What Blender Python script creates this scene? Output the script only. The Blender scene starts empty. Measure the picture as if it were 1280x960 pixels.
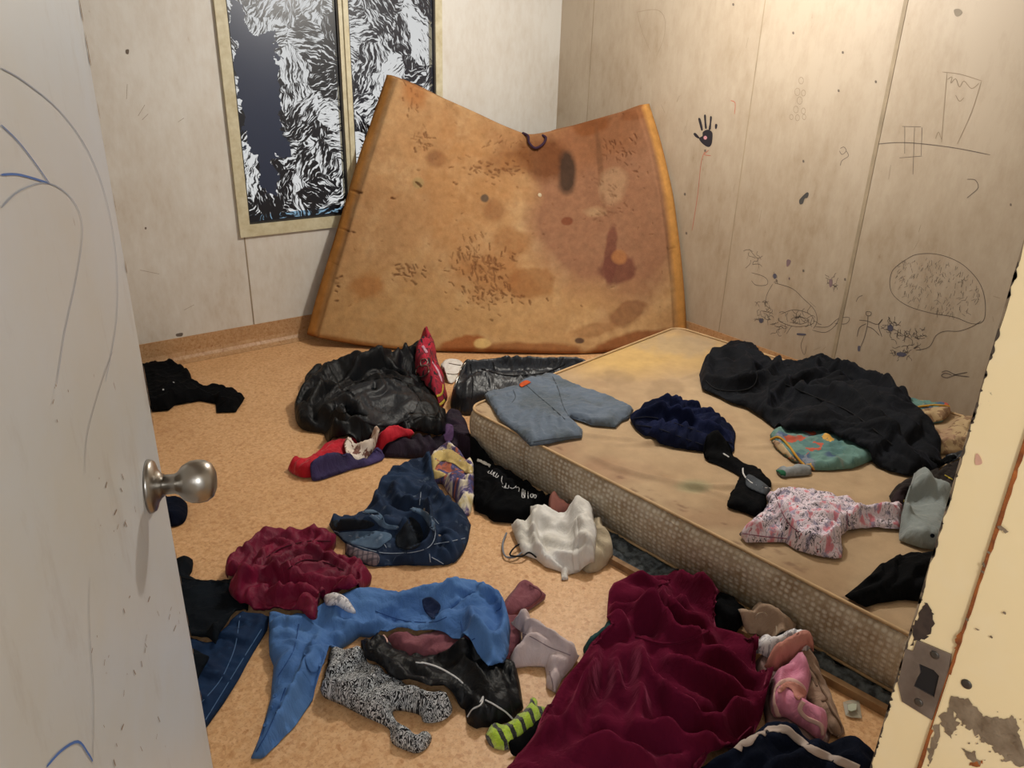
import bpy, bmesh, math, random
import numpy as np
from mathutils import Vector, Matrix
from mathutils.bvhtree import BVHTree
from mathutils.geometry import delaunay_2d_cdt

random.seed(7)
SC = bpy.context.scene
COL = SC.collection

# ------------------------------------------------------------------ camera model (world metres, 1280x960 frame)
FPX = 962.0
PITCH, ROLL, YAW = [math.radians(a) for a in (23.23, 1.665, 37.62)]
CAM = np.array([0.0, 0.0, 1.55])
cF = np.array([math.sin(YAW)*math.cos(PITCH), math.cos(YAW)*math.cos(PITCH), -math.sin(PITCH)])
_R0 = np.array([math.cos(YAW), -math.sin(YAW), 0]); _U0 = np.cross(_R0, cF)
cR = _R0*math.cos(ROLL)+_U0*math.sin(ROLL)
cU = -_R0*math.sin(ROLL)+_U0*math.cos(ROLL)

def ray(x, y):
    return cF*FPX + cR*(x-640) + cU*(480-y)

def un(x, y, ax=2, v=0.0):
    """the place on the plane axis=v that is seen at (x, y): how every outline was measured"""
    d = ray(x, y)
    return CAM + d*(v-CAM[ax])/d[ax]

def crop(x0, y0, s, pts):
    return [(x0+x/s, y0+y/s) for x, y in pts]
cA = lambda p: crop(340, 420, 4.267, p)
cB = lambda p: crop(560, 430, 3.556, p)
cC = lambda p: crop(860, 410, 2.743, p)
cD = lambda p: crop(400, 560, 3.368, p)
cE = lambda p: crop(200, 640, 3.0, p)
cG = lambda p: crop(380, 700, 3.368, p)
cH = lambda p: crop(620, 680, 3.43, p)
cI = lambda p: crop(860, 680, 3.43, p)
cJ = lambda p: crop(900, 760, 4.8, p)
cK = lambda p: crop(1040, 480, 6.0, p)
cL = lambda p: crop(520, 560, 6.4, p)
cW = lambda p: crop(680, 0, 2.1333, p)
cX = lambda p: crop(900, 300, 3.5556, p)
cY = lambda p: crop(860, 100, 4.8, p)
cP = lambda p: crop(380, 80, 2.526, p)
cT = lambda p: crop(625, 675, 2.56, p)
cQ = lambda p: crop(440, 430, 8.0, p)

# ------------------------------------------------------------------ numpy noise
_rng = np.random.RandomState(3)
_PERM = _rng.rand(256, 256)
def vnoise(x, y, seed=0):
    x = np.asarray(x, float)+seed*17.31; y = np.asarray(y, float)+seed*9.77
    xi = np.floor(x).astype(int); yi = np.floor(y).astype(int)
    fx = x-xi; fy = y-yi
    fx = fx*fx*(3-2*fx); fy = fy*fy*(3-2*fy)
    g = lambda a, b: _PERM[a % 256, b % 256]
    return (g(xi, yi)*(1-fx)+g(xi+1, yi)*fx)*(1-fy)+(g(xi, yi+1)*(1-fx)+g(xi+1, yi+1)*fx)*fy
def fbm(x, y, seed=0, octv=4):
    s = 0; a = .5; t = 0
    for k in range(octv):
        s = s+a*vnoise(x*2**k, y*2**k, seed+k*3); t += a; a *= .5
    return s/t

# ------------------------------------------------------------------ materials
def lin(c):
    return tuple((v/255/12.92 if v/255 <= .04045 else ((v/255+.055)/1.055)**2.4) for v in c)+(1.0,)

class NT:
    def __init__(s, name):
        s.m = bpy.data.materials.new(name); s.m.use_nodes = True
        s.t = s.m.node_tree; s.t.nodes.clear()
        s.out = s.t.nodes.new('ShaderNodeOutputMaterial')
    def n(s, typ, **kw):
        nd = s.t.nodes.new('ShaderNode'+typ)
        for k, v in kw.items():
            if k.startswith('i_'):
                key = k[2:].replace('_', ' ')
                nd.inputs[key].default_value = v
            else: setattr(nd, k, v)
        return nd
    def l(s, a, b):
        s.t.links.new(a, b)
    def bsdf(s, **kw):
        b = s.n('BsdfPrincipled')
        for k, v in kw.items(): b.inputs[k].default_value = v
        s.l(b.outputs[0], s.out.inputs[0]); return b
    def coord(s, kind='UV', scale=(1, 1, 1), rot=(0, 0, 0)):
        tc = s.n('TexCoord'); mp = s.n('Mapping')
        mp.inputs['Scale'].default_value = scale; mp.inputs['Rotation'].default_value = rot
        s.l(tc.outputs[kind], mp.inputs[0]); return mp.outputs[0]
    def noise(s, vec, scale, detail=4, rough=.55, dist=0):
        nd = s.n('TexNoise'); nd.inputs['Scale'].default_value = scale; nd.inputs['Detail'].default_value = detail
        nd.inputs['Roughness'].default_value = rough; nd.inputs['Distortion'].default_value = dist
        s.l(vec, nd.inputs['Vector']); return nd
    def ramp(s, fac, stops, interp='LINEAR'):
        r = s.n('ValToRGB'); r.color_ramp.interpolation = interp
        e = r.color_ramp.elements
        while len(e) < len(stops): e.new(.5)
        for k, (p, c) in enumerate(stops):
            e[k].position = p; e[k].color = c if len(c) == 4 else tuple(c)+(1,)
        s.l(fac, r.inputs[0]); return r.outputs[0]
    def mix(s, fac, a, b, mode='MIX'):
        m = s.n('Mix', data_type='RGBA', blend_type=mode)
        for sock, v in ((m.inputs[0], fac), (m.inputs[6], a), (m.inputs[7], b)):
            if hasattr(v, 'is_linked') or hasattr(v, 'links'): s.l(v, sock)
            else: sock.default_value = v
        return m.outputs[2]
    def math(s, op, a, b=None, clamp=False):
        m = s.n('Math', operation=op, use_clamp=clamp)
        for k, v in enumerate((a, b)):
            if v is None: continue
            if isinstance(v, (int, float)): m.inputs[k].default_value = v
            else: s.l(v, m.inputs[k])
        return m.outputs[0]
    def bump(s, h, bs, strength=.3, dist=.002):
        b = s.n('Bump'); b.inputs['Strength'].default_value = strength; b.inputs['Distance'].default_value = dist
        s.l(h, b.inputs['Height']); s.l(b.outputs[0], bs.inputs['Normal'])

W1 = (1, 1, 1, 1); K0 = (0, 0, 0, 1)

def fabric(name, c, c2=None, rough=.85, sheen=.0, weave=.25, wscale=350, big=6, spec=.3, sheen_tint=None, contrast=(.35, .65), wrinkle=.25):
    t = NT(name); b = t.bsdf(Roughness=rough)
    b.inputs['Specular IOR Level'].default_value = spec
    b.inputs['Sheen Weight'].default_value = sheen
    b.inputs['Sheen Roughness'].default_value = .35
    if sheen_tint: b.inputs['Sheen Tint'].default_value = lin(sheen_tint)
    c2 = c2 or tuple(v*.72 for v in c)
    u = t.coord('UV')
    n1 = t.noise(u, big, 5)
    f = t.ramp(n1.outputs[0], [(contrast[0], K0), (contrast[1], W1)])
    t.l(t.mix(f, lin(c), lin(c2)), b.inputs['Base Color'])
    n2 = t.noise(u, wscale, 2)
    n3 = t.noise(u, wscale*.12, 3)
    h = t.math('ADD', n2.outputs[0], n3.outputs[0])
    bp = t.n('Bump'); bp.inputs['Strength'].default_value = weave; bp.inputs['Distance'].default_value = .002; t.l(h, bp.inputs['Height'])
    wa = t.noise(u, 11, 3, .55, .9); wb = t.noise(u, 27, 3, .6, .7)
    ra = t.math('ABSOLUTE', t.math('SUBTRACT', wa.outputs[0], .5)); rb_ = t.math('ABSOLUTE', t.math('SUBTRACT', wb.outputs[0], .5))
    hh = t.math('ADD', t.math('POWER', ra, .6), t.math('MULTIPLY', t.math('POWER', rb_, .6), .45))
    b2 = t.n('Bump'); b2.inputs['Strength'].default_value = wrinkle; b2.inputs['Distance'].default_value = .022; t.l(hh, b2.inputs['Height'])
    t.l(bp.outputs[0], b2.inputs['Normal']); t.l(b2.outputs[0], b.inputs['Normal'])
    return t.m

def plain(name, c, rough=.6, metal=0, spec=.5, bump=0, bscale=60, c2=None, nscale=10):
    t = NT(name); b = t.bsdf(Roughness=rough, Metallic=metal)
    b.inputs['Specular IOR Level'].default_value = spec
    o = t.coord('Object')
    c2 = c2 or tuple(v*.85 for v in c)
    n = t.noise(o, nscale, 4)
    f = t.ramp(n.outputs[0], [(.35, K0), (.7, W1)])
    t.l(t.mix(f, lin(c), lin(c2)), b.inputs['Base Color'])
    if bump: t.bump(t.noise(o, bscale, 3).outputs[0], b, bump, .003)
    return t.m

M = {}
def wall_mat(name, base, grime, amount, low, rough=.5):
    t = NT(name); b = t.bsdf(Roughness=rough)
    b.inputs['Specular IOR Level'].default_value = .35
    o = t.coord('Object')
    ov = t.coord('Object', scale=(1, 1, .4))
    n1 = t.noise(ov, 4.2, 8, .66, .2)
    n2 = t.noise(o, 1.1, 5, .6)
    n3 = t.noise(ov, 26, 6, .7)
    n4 = t.noise(o, 60, 4, .6)
    sep = t.n('SeparateXYZ'); t.l(t.coord('Object'), sep.inputs[0])
    hz = t.n('MapRange'); hz.inputs[1].default_value = 1.9; hz.inputs[2].default_value = .1
    hz.inputs[3].default_value = 0.25; hz.inputs[4].default_value = 1.0
    t.l(sep.outputs[2], hz.inputs[0])
    g = t.math('ADD', t.math('MULTIPLY', n1.outputs[0], .55), t.math('MULTIPLY', n3.outputs[0], .45))
    g = t.math('ADD', g, t.math('MULTIPLY', t.math('SUBTRACT', n2.outputs[0], .5), .6))
    g = t.math('ADD', g, t.math('MULTIPLY', t.math('SUBTRACT', hz.outputs[0], .6), .22))
    f = t.ramp(g, [(.40, K0), (.60, (.4, .4, .4, 1)), (.80, W1)])
    f = t.math('MULTIPLY', f, amount, True)
    c = t.mix(f, lin(base), lin(grime))
    sp = t.ramp(n3.outputs[0], [(.68, K0), (.74, W1)])
    sp2 = t.ramp(n2.outputs[0], [(.45, K0), (.6, W1)])
    c = t.mix(t.math('MULTIPLY', t.math('MULTIPLY', sp, sp2), .5), c, lin(low))
    t.l(c, b.inputs['Base Color'])
    t.bump(n4.outputs[0], b, .08, .002)
    return t.m
M['wall_w'] = wall_mat('cream_wall_paint', (214, 212, 207), (164, 140, 108), .62, (130, 96, 66))
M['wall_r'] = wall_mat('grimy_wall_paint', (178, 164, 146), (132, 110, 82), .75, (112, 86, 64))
M['ceil'] = plain('ceiling_paint', (184, 180, 170), .8)
M['joint'] = plain('wall_joint', (158, 142, 118), .7)
M['frame'] = plain('window_frame_paint', (206, 200, 174), .45, c2=(184, 174, 142), nscale=25, bump=.1)
M['bead'] = plain('window_bead_rubber', (44, 40, 36), .6)

def door_mat():
    t = NT('door_paint'); b = t.bsdf(Roughness=.38)
    b.inputs['Specular IOR Level'].default_value = .4
    o = t.coord('Object')
    ov = t.coord('Object', scale=(1, 1, .35))
    n1 = t.noise(o, 2.2, 6, .6); n2 = t.noise(ov, 14, 6, .7); n3 = t.noise(ov, 60, 4, .6)
    c = t.mix(t.ramp(n1.outputs[0], [(.35, K0), (.65, W1)]), lin((204, 210, 218)), lin((200, 198, 192)))
    f = t.math('MULTIPLY', t.ramp(n2.outputs[0], [(.56, K0), (.8, W1)]), .4)
    c = t.mix(f, c, lin((150, 132, 112)))
    s = t.math('MULTIPLY', t.ramp(n3.outputs[0], [(.7, K0), (.74, W1)]), t.ramp(n1.outputs[0], [(.46, K0), (.56, W1)]))
    c = t.mix(t.math('MULTIPLY', s, .6), c, lin((120, 82, 62)))
    t.l(c, b.inputs['Base Color']); t.bump(n3.outputs[0], b, .05, .001)
    return t.m
M['door'] = door_mat()
M['door_edge'] = plain('door_edge_wood', (168, 142, 110), .7, c2=(96, 66, 44), nscale=30)

def floor_mat(name='cork_speckle_vinyl', k=1.0):
    t = NT(name); b = t.bsdf(Roughness=.42)
    b.inputs['Specular IOR Level'].default_value = .4
    o = t.coord('Object')
    v = t.n('TexVoronoi'); v.inputs['Scale'].default_value = 95; t.l(o, v.inputs['Vector'])
    sep = t.n('SeparateColor'); t.l(v.outputs['Color'], sep.inputs[0])
    n1 = t.noise(o, 55, 5, .65); n2 = t.noise(o, 1.7, 6, .6); n3 = t.noise(o, 170, 3)
    c = t.ramp(sep.outputs[0], [(0, lin((194*k, 146*k, 98*k))), (.35, lin((206*k, 158*k, 110*k))), (.7, lin((216*k, 172*k, 126*k))), (1, lin((184*k, 132*k, 84*k)))])
    c = t.mix(t.math('MULTIPLY', t.ramp(n1.outputs[0], [(.4, K0), (.66, W1)]), .55), c, lin((226*k, 188*k, 144*k)))
    c = t.mix(t.math('MULTIPLY', t.ramp(n3.outputs[0], [(.56, K0), (.66, W1)]), .55), c, lin((164*k, 112*k, 70*k)))
    c = t.mix(t.math('MULTIPLY', t.ramp(n2.outputs[0], [(.48, K0), (.75, W1)]), .45), c, lin((170*k, 124*k, 84*k)))
    t.l(c, b.inputs['Base Color'])
    r = t.ramp(n2.outputs[0], [(.3, (.36,)*3), (.7, (.55,)*3)]); t.l(r, b.inputs['Roughness'])
    t.bump(n1.outputs[0], b, .05, .001)
    return t.m
M['floor'] = floor_mat()
M['skirt'] = floor_mat('cork_skirting', .86)

# jamb paint, chipped
def jamb_mat():
    t = NT('chipped_cream_gloss'); b = t.bsdf(Roughness=.35)
    o = t.coord('Object')
    n = t.noise(o, 16, 8, .65, .3); n2 = t.noise(o, 3.0, 4)
    f = t.ramp(t.math('ADD', n.outputs[0], t.math('MULTIPLY', t.math('SUBTRACT', n2.outputs[0], .5), .35)), [(.72, K0), (.735, W1)])
    c = t.mix(f, lin((250, 224, 174)), lin((128, 104, 78)))
    f2 = t.ramp(n.outputs[0], [(.35, W1), (.5, K0)])
    c = t.mix(t.math('MULTIPLY', f2, .3), c, lin((252, 230, 190)))
    t.l(c, b.inputs['Base Color']); t.bump(n.outputs[0], b, .12, .002)
    return t.m
M['jamb'] = jamb_mat()
M['chip'] = plain('bare_dirty_metal', (146, 126, 102), .6, c2=(112, 92, 70), nscale=60, bump=.3, bscale=120)
M['rust'] = plain('rusty_crease', (176, 98, 40), .8, c2=(112, 56, 24), nscale=60, bump=.5, bscale=150)
M['steel'] = plain('brushed_steel', (172, 166, 158), .3, 1.0, bump=.03, bscale=200)
M['plate'] = plain('dull_strike_steel', (150, 138, 128), .45, .7, c2=(120, 106, 96), nscale=30)
M['dark'] = plain('hole_shade_black', (26, 20, 18), .9)
M['screw'] = plain('screw_metal', (96, 90, 84), .4, .8)

# painted window panes: dark brushed paint that lets daylight through between the strokes
def pane_mat(name, seed, solid, pw=.57, bias=-.02):
    t = NT(name)
    dark = t.n('BsdfPrincipled'); dark.inputs['Roughness'].default_value = .35
    dark.inputs['Base Color'].default_value = lin((16, 18, 26))
    tr = t.n('BsdfTransparent'); mixs = t.n('MixShader')
    uv = t.coord('UV')
    sh = t.n('Mapping'); sh.inputs['Location'].default_value = (seed, seed*.7, 0); t.l(uv, sh.inputs[0])
    wn = t.noise(sh.outputs[0], 7, 3)
    wv = t.n('VectorMath', operation='MULTIPLY_ADD'); t.l(wn.outputs['Color'], wv.inputs[0])
    wv.inputs[1].default_value = (.10, .10, 0); t.l(sh.outputs[0], wv.inputs[2])
    v = t.n('TexVoronoi'); v.inputs['Scale'].default_value = 7.0; t.l(wv.outputs[0], v.inputs['Vector'])
    sep = t.n('SeparateColor'); t.l(v.outputs['Color'], sep.inputs[0])
    loc = t.n('VectorMath', operation='SUBTRACT'); t.l(wv.outputs[0], loc.inputs[0]); t.l(v.outputs['Position'], loc.inputs[1])
    w4 = t.noise(sh.outputs[0], 16, 2); w5 = t.n('VectorMath', operation='MULTIPLY_ADD'); t.l(w4.outputs['Color'], w5.inputs[0]); w5.inputs[1].default_value = (.022, .022, 0); t.l(loc.outputs[0], w5.inputs[2])
    rot = t.n('VectorRotate', rotation_type='Z_AXIS'); t.l(w5.outputs[0], rot.inputs['Vector'])
    t.l(t.math('MULTIPLY', sep.outputs[0], 3.1), rot.inputs['Angle'])
    st = t.n('Mapping'); st.inputs['Scale'].default_value = (1, 6.0, 1); t.l(rot.outputs[0], st.inputs[0])
    n = t.noise(st.outputs[0], 19, 3, .5, .25)
    big = t.noise(sh.outputs[0], 5, 3)
    thr = t.math('ADD', t.math('MULTIPLY', t.math('SUBTRACT', sep.outputs[1], .5), .22), t.math('MULTIPLY', t.math('SUBTRACT', big.outputs[0], .5), .42))
    sy = t.n('SeparateXYZ'); t.l(uv, sy.inputs[0])
    thr = t.math('ADD', thr, bias)
    val = t.math('ADD', n.outputs[0], thr)
    f = t.ramp(val, [(.49, K0), (.56, W1)])
    e_ = t.math('MULTIPLY', t.math('GREATER_THAN', sy.outputs[1], .014), t.math('GREATER_THAN', sy.outputs[0], .008))
    e_ = t.math('MULTIPLY', e_, t.math('LESS_THAN', sy.outputs[0], pw-.012))
    f = t.math('MULTIPLY', f, e_)
    dark.inputs['Base Color'].default_value = lin((30, 34, 46))
    if solid:
        sx = t.n('SeparateXYZ'); w2 = t.n('VectorMath', operation='MULTIPLY_ADD'); t.l(t.noise(uv, 10, 4).outputs['Color'], w2.inputs[0])
        w2.inputs[1].default_value = (.22, .22, 0); t.l(uv, w2.inputs[2]); t.l(w2.outputs[0], sx.inputs[0])
        tot = None
        for (x0, x1, y0, y1) in solid:
            a = t.math('MULTIPLY', t.math('GREATER_THAN', sx.outputs[0], x0+.11), t.math('LESS_THAN', sx.outputs[0], x1+.11))
            a = t.math('MULTIPLY', a, t.math('MULTIPLY', t.math('GREATER_THAN', sx.outputs[1], y0+.11), t.math('LESS_THAN', sx.outputs[1], y1+.11)))
            tot = a if tot is None else t.math('MAXIMUM', tot, a)
        f = t.math('MULTIPLY', f, t.math('SUBTRACT', 1.0, tot))
        t.l(t.mix(tot, lin((24, 27, 36)), lin((44, 54, 78))), dark.inputs['Base Color'])
    low = t.math('LESS_THAN', sy.outputs[1], .045)
    t.l(t.mix(low, (.92, .90, .86, 1), (.30, .48, .62, 1)), tr.inputs[0])
    t.l(f, mixs.inputs[0]); t.l(dark.outputs[0], mixs.inputs[1]); t.l(tr.outputs[0], mixs.inputs[2])
    t.l(mixs.outputs[0], t.out.inputs[0])
    return t.m

# ------------------------------------------------------------------ object helpers
def link(o, parent=None):
    COL.objects.link(o)
    if parent is not None: o.parent = parent
    return o
def tag(o, label=None, cat=None, group=None, kind=None):
    if label: o['label'] = label
    if cat: o['category'] = cat
    if group: o['group'] = group
    if kind: o['kind'] = kind
    return o
def mesh_obj(name, verts, faces, m, parent=None, smooth=True, uv=None):
    me = bpy.data.meshes.new(name)
    me.from_pydata([tuple(map(float, v)) for v in verts], [], [tuple(int(i) for i in f) for f in faces])
    me.materials.append(m)
    if uv is not None:
        l = me.uv_layers.new(name='UVMap')
        idx = np.empty(len(me.loops), dtype=np.int32); me.loops.foreach_get('vertex_index', idx)
        l.data.foreach_set('uv', np.asarray(uv, float)[idx].ravel())
    if smooth: me.polygons.foreach_set('use_smooth', [True]*len(me.polygons))
    me.update()
    return link(bpy.data.objects.new(name, me), parent)
def empty(name, loc=(0, 0, 0), rz=0):
    o = bpy.data.objects.new(name, None); o.location = loc; o.rotation_euler = (0, 0, rz)
    o.empty_display_size = .1
    return link(o)

def bm_obj(name, bm, m, parent=None, smooth=False, bevel=0):
    if bevel: bmesh.ops.bevel(bm, geom=bm.edges[:]+bm.verts[:], offset=bevel, segments=2, profile=.6, affect='EDGES', clamp_overlap=True)
    me = bpy.data.meshes.new(name); bm.normal_update(); bm.to_mesh(me); bm.free()
    me.materials.append(m)
    if smooth: me.polygons.foreach_set('use_smooth', [True]*len(me.polygons))
    return link(bpy.data.objects.new(name, me), parent)
def box(name, lo, hi, m, parent=None, bevel=0, mat4=None):
    bm = bmesh.new(); bmesh.ops.create_cube(bm, size=1)
    for v in bm.verts:
        v.co = Vector([lo[k]+(v.co[k]+.5)*(hi[k]-lo[k]) for k in range(3)])
    if mat4 is not None: bm.transform(mat4)
    return bm_obj(name, bm, m, parent, bevel=bevel)
def prism(name, poly, origin, ux, uy, un_, depth, m, parent=None, holes=(), bevel=0):
    """flat outline in the plane (origin, ux, uy) pushed along un_ by depth"""
    pts = [Vector(p) for p in poly]; edges = [(i, (i+1) % len(pts)) for i in range(len(pts))]
    allp = list(pts)
    for h in holes:
        k = len(allp); allp += [Vector(p) for p in h]
        edges += [(k+i, k+(i+1) % len(h)) for i in range(len(h))]
    r = delaunay_2d_cdt(allp, edges, [], 2 if holes else 1, 1e-6)
    vs, fs = r[0], r[2]
    if holes:
        def inside(p, q):
            c = False
            for i in range(len(q)):
                a, b = q[i], q[i-1]
                if (a[1] > p[1]) != (b[1] > p[1]) and p[0] < (b[0]-a[0])*(p[1]-a[1])/(b[1]-a[1])+a[0]: c = not c
            return c
        keep = []
        for f in fs:
            c = sum((vs[i] for i in f), Vector((0, 0)))/len(f)
            if inside(c, poly) and not any(inside(c, h) for h in holes): keep.append(f)
        fs = keep
    O, ux, uy, un_ = map(Vector, (origin, ux, uy, un_))
    bm = bmesh.new()
    bv = [bm.verts.new(O+ux*v.x+uy*v.y) for v in vs]
    bf = [bm.faces.new([bv[i] for i in f]) for f in fs]
    g = bmesh.ops.extrude_face_region(bm, geom=bf)
    bmesh.ops.translate(bm, vec=un_*depth, verts=[e for e in g['geom'] if isinstance(e, bmesh.types.BMVert)])
    loose = [v for v in bm.verts if not v.link_faces]
    bmesh.ops.delete(bm, geom=loose, context='VERTS')
    bmesh.ops.recalc_face_normals(bm, faces=bm.faces)
    return bm_obj(name, bm, m, parent)

def catmull(P, n=8, closed=False):
    P = [np.array(p, float) for p in P]; out = []
    N = len(P); R = range(N if closed else N-1)
    for i in R:
        p0 = P[(i-1) % N] if closed or i > 0 else P[0]
        p1 = P[i]; p2 = P[(i+1) % N]
        p3 = P[(i+2) % N] if closed or i+2 < N else P[-1]
        for k in range(n):
            t = k/n
            out.append(.5*((2*p1)+(-p0+p2)*t+(2*p0-5*p1+4*p2-p3)*t*t+(-p0+3*p1-3*p2+p3)*t**3))
    if not closed: out.append(P[-1])
    return out

def tube_geo(P, r, sides=6, V=None, Fc=None, closed=False):
    V = [] if V is None else V; Fc = [] if Fc is None else Fc
    P = [np.array(p, float) for p in P]; n = len(P)
    if n < 2: return V, Fc
    base = len(V); up = np.array([0, 0, 1.0])
    for i in range(n):
        t = (P[(i+1) % n]-P[i-1]) if closed else P[min(i+1, n-1)]-P[max(i-1, 0)]
        t = t/(np.linalg.norm(t)+1e-9)
        a = np.cross(t, up)
        if np.linalg.norm(a) < .05: a = np.cross(t, [1, 0, 0])
        a /= np.linalg.norm(a); b = np.cross(a, t)
        rr = r[i] if hasattr(r, '__len__') else r
        for k in range(sides):
            q = 2*math.pi*k/sides; V.append(P[i]+rr*(a*math.cos(q)+b*math.sin(q)))
    for i in range(n if closed else n-1):
        j = (i+1) % n
        for k in range(sides):
            k2 = (k+1) % sides
            Fc.append((base+i*sides+k, base+j*sides+k, base+j*sides+k2, base+i*sides+k2))
    if not closed:
        Fc.append(tuple(base+k for k in range(sides))[::-1]); Fc.append(tuple(base+(n-1)*sides+k for k in range(sides)))
    return V, Fc
def tube(name, P, r, m, parent=None, sides=8, closed=False):
    V, Fc = tube_geo(P, r, sides, closed=closed)
    return mesh_obj(name, V, Fc, m, parent)
def lathe(name, prof, m, parent=None, mat4=None, seg=40):
    V = []; Fc = []
    for (r, z) in prof:
        for k in range(seg):
            a = 2*math.pi*k/seg; V.append((r*math.cos(a), r*math.sin(a), z))
    for i in range(len(prof)-1):
        for k in range(seg):
            k2 = (k+1) % seg; Fc.append((i*seg+k, i*seg+k2, (i+1)*seg+k2, (i+1)*seg+k))
    Fc.append(tuple(range(seg))[::-1]); Fc.append(tuple((len(prof)-1)*seg+k for k in range(seg)))
    if mat4 is not None: V = [tuple(mat4 @ Vector(v)) for v in V]
    return mesh_obj(name, V, Fc, m, parent)

# ------------------------------------------------------------------ the room
X0, X1, Y0, Y1, ZC = -.62, 3.45, .235, 4.08, 2.42
def S(o): o['kind'] = 'structure'; return o
S(box('floor', (X0-.1, -1.6, -.08), (X1+.1, Y1+.1, 0), M['floor']))
S(box('ceiling', (X0-.1, -1.6, ZC), (X1+.1, Y1+.1, ZC+.08), M['ceil']))
wr = S(box('wall_right', (X1, .0, 0), (X1+.1, Y1+.1, ZC), M['wall_r']))
S(box('wall_left', (X0-.1, .0, 0), (X0, Y1+.1, ZC), M['wall_w']))
# window wall with an opening
WX0, WX1, WZ0, WZ1 = 1.30, 2.56, .62, 2.02
ww = S(prism('wall_back', [(X0-.1, 0), (X1+.1, 0), (X1+.1, ZC), (X0-.1, ZC)], (0, Y1, 0), (1, 0, 0), (0, 0, 1), (0, 1, 0), .1, M['wall_w'],
      holes=[[(WX0+.02, WZ0+.02), (WX1-.02, WZ0+.02), (WX1-.02, WZ1-.02), (WX0+.02, WZ1-.02)]]))
# door wall with the doorway
DX0, DX1, DZ = -.13, .69, 2.05
S(prism('wall_front', [(X0-.1, 0), (DX0-.03, 0), (DX0-.03, DZ+.03), (DX1+.03, DZ+.03), (DX1+.03, 0), (X1+.1, 0), (X1+.1, ZC), (X0-.1, ZC)],
        (0, .125, 0), (1, 0, 0), (0, 0, 1), (0, 1, 0), .105, M['wall_w']))
# corridor behind the camera
S(box('wall_corridor', (X0-.1, -1.68, 0), (X1+.1, -1.6, ZC), M['wall_w']))

# coved cork skirting: a profile swept along each wall
def skirting(name, a, b, inward, h=.13):
    prof = [(0, 0), (.055, 0), (.04, .004), (.022, .014), (.011, .03), (.006, .05), (.005, h), (0, h)]
    a = np.array(a, float); b = np.array(b, float); inn = np.array(inward, float)
    V = []; Fc = []
    for p in (a, b):
        for (d, z) in prof: V.append((p[0]+inn[0]*d, p[1]+inn[1]*d, z+.0005))
    n = len(prof)
    for k in range(n): k2 = (k+1) % n; Fc.append((k, k2, n+k2, n+k))
    Fc.append(tuple(range(n))[::-1]); Fc.append(tuple(range(n, 2*n)))
    o = mesh_obj(name, V, Fc, M['skirt'], smooth=False); S(o)
    bm = bmesh.new(); bm.from_mesh(o.data); bmesh.ops.recalc_face_normals(bm, faces=bm.faces); bm.to_mesh(o.data); bm.free()
    return o
skirting('baseboard_back', (X0, Y1), (X1, Y1), (0, -1))
skirting('baseboard_right', (X1, Y0), (X1, Y1), (-1, 0))
skirting('baseboard_left', (X0, Y0), (X0, Y1), (1, 0))

# panel joints in the wall lining
def joint(parent, ax, a, z0=.13, z1=ZC, w=.009, t=.0025):
    if ax == 'Y': return box('panel_joint', (a-w/2, Y1-t, z0), (a+w/2, Y1, z1), M['joint'], parent)
    return box('panel_joint', (X1-t, a-w/2, z0), (X1, a+w/2, z1), M['joint'], parent)
joint(ww, 'Y', 1.325, .13, WZ0, .006)
for px, py in ((1096, 180),): joint(wr, 'X', un(px, py, 0, X1)[1], w=.018)
for px, py in ((930, 190), (738, 80)): joint(wr, 'X', un(px, py, 0, X1)[1], w=.005, t=.0006)

# window
win = empty('window_1', ((WX0+WX1)/2, Y1, WZ0)); S(win)
def child_fix(o, root):
    o.parent = root; o.matrix_parent_inverse = Matrix.Translation(root.location).inverted(); return o
def wbox(name, lo, hi, m, bev=.003):
    return child_fix(box(name, lo, hi, m, None, bevel=bev), win)
FW = .055
def frame_mesh():
    P = [(WX0, WZ0), (WX1, WZ0), (WX1, WZ1), (WX0, WZ1)]
    MX = (1.93, 1.985)
    H1 = [(WX0+FW, WZ0+FW*1.15), (MX[0], WZ0+FW*1.15), (MX[0], WZ1-FW), (WX0+FW, WZ1-FW)]
    H2 = [(MX[1], WZ0+FW*1.15), (WX1-FW*.8, WZ0+FW*1.15), (WX1-FW*.8, WZ1-FW), (MX[1], WZ1-FW)]
    return child_fix(prism('window_frame', P, (0, Y1-.018, 0), (1, 0, 0), (0, 0, 1), (0, 1, 0), .07, M['frame'], holes=[H1, H2]), win), H1, H2
fr, H1, H2 = frame_mesh()
wbox('mullion_cap', (1.952, Y1-.028, WZ0+.06), (1.975, Y1-.0185, WZ1-.05), M['frame'])
for k, (h, sol) in enumerate(((H1, [(.03, .24, .34, .92), (.08, .18, .14, .40), (.03, .09, .9, 1.04)]), (H2, None))):
    x0, z0 = h[0]; x1, z1 = h[2]
    # thin dark bead round the pane
    child_fix(prism('glazing_bead', [(x0, z0), (x1, z0), (x1, z1), (x0, z1)], (0, Y1-.008, 0), (1, 0, 0), (0, 0, 1), (0, 1, 0), .012, M['bead'],
          holes=[[(x0+.008, z0+.008), (x1-.008, z0+.008), (x1-.008, z1-.008), (x0+.008, z1-.008)]]), win)
    V = []; n = 2
    V = [(x0, Y1+.004, z0), (x1, Y1+.004, z0), (x1, Y1+.004, z1), (x0, Y1+.004, z1)]
    uvs = [(0, 0), (x1-x0, 0), (x1-x0, z1-z0), (0, z1-z0)]
    p = mesh_obj('window_pane', V, [(0, 1, 2, 3)], pane_mat('brushed_black_paint_on_glass_%d' % k, k*3.1+1, sol, x1-x0, (.0, .05)[k]), None, False, uvs)
    child_fix(p, win); p['label'] = 'pane brushed over with streaky black paint'

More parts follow.
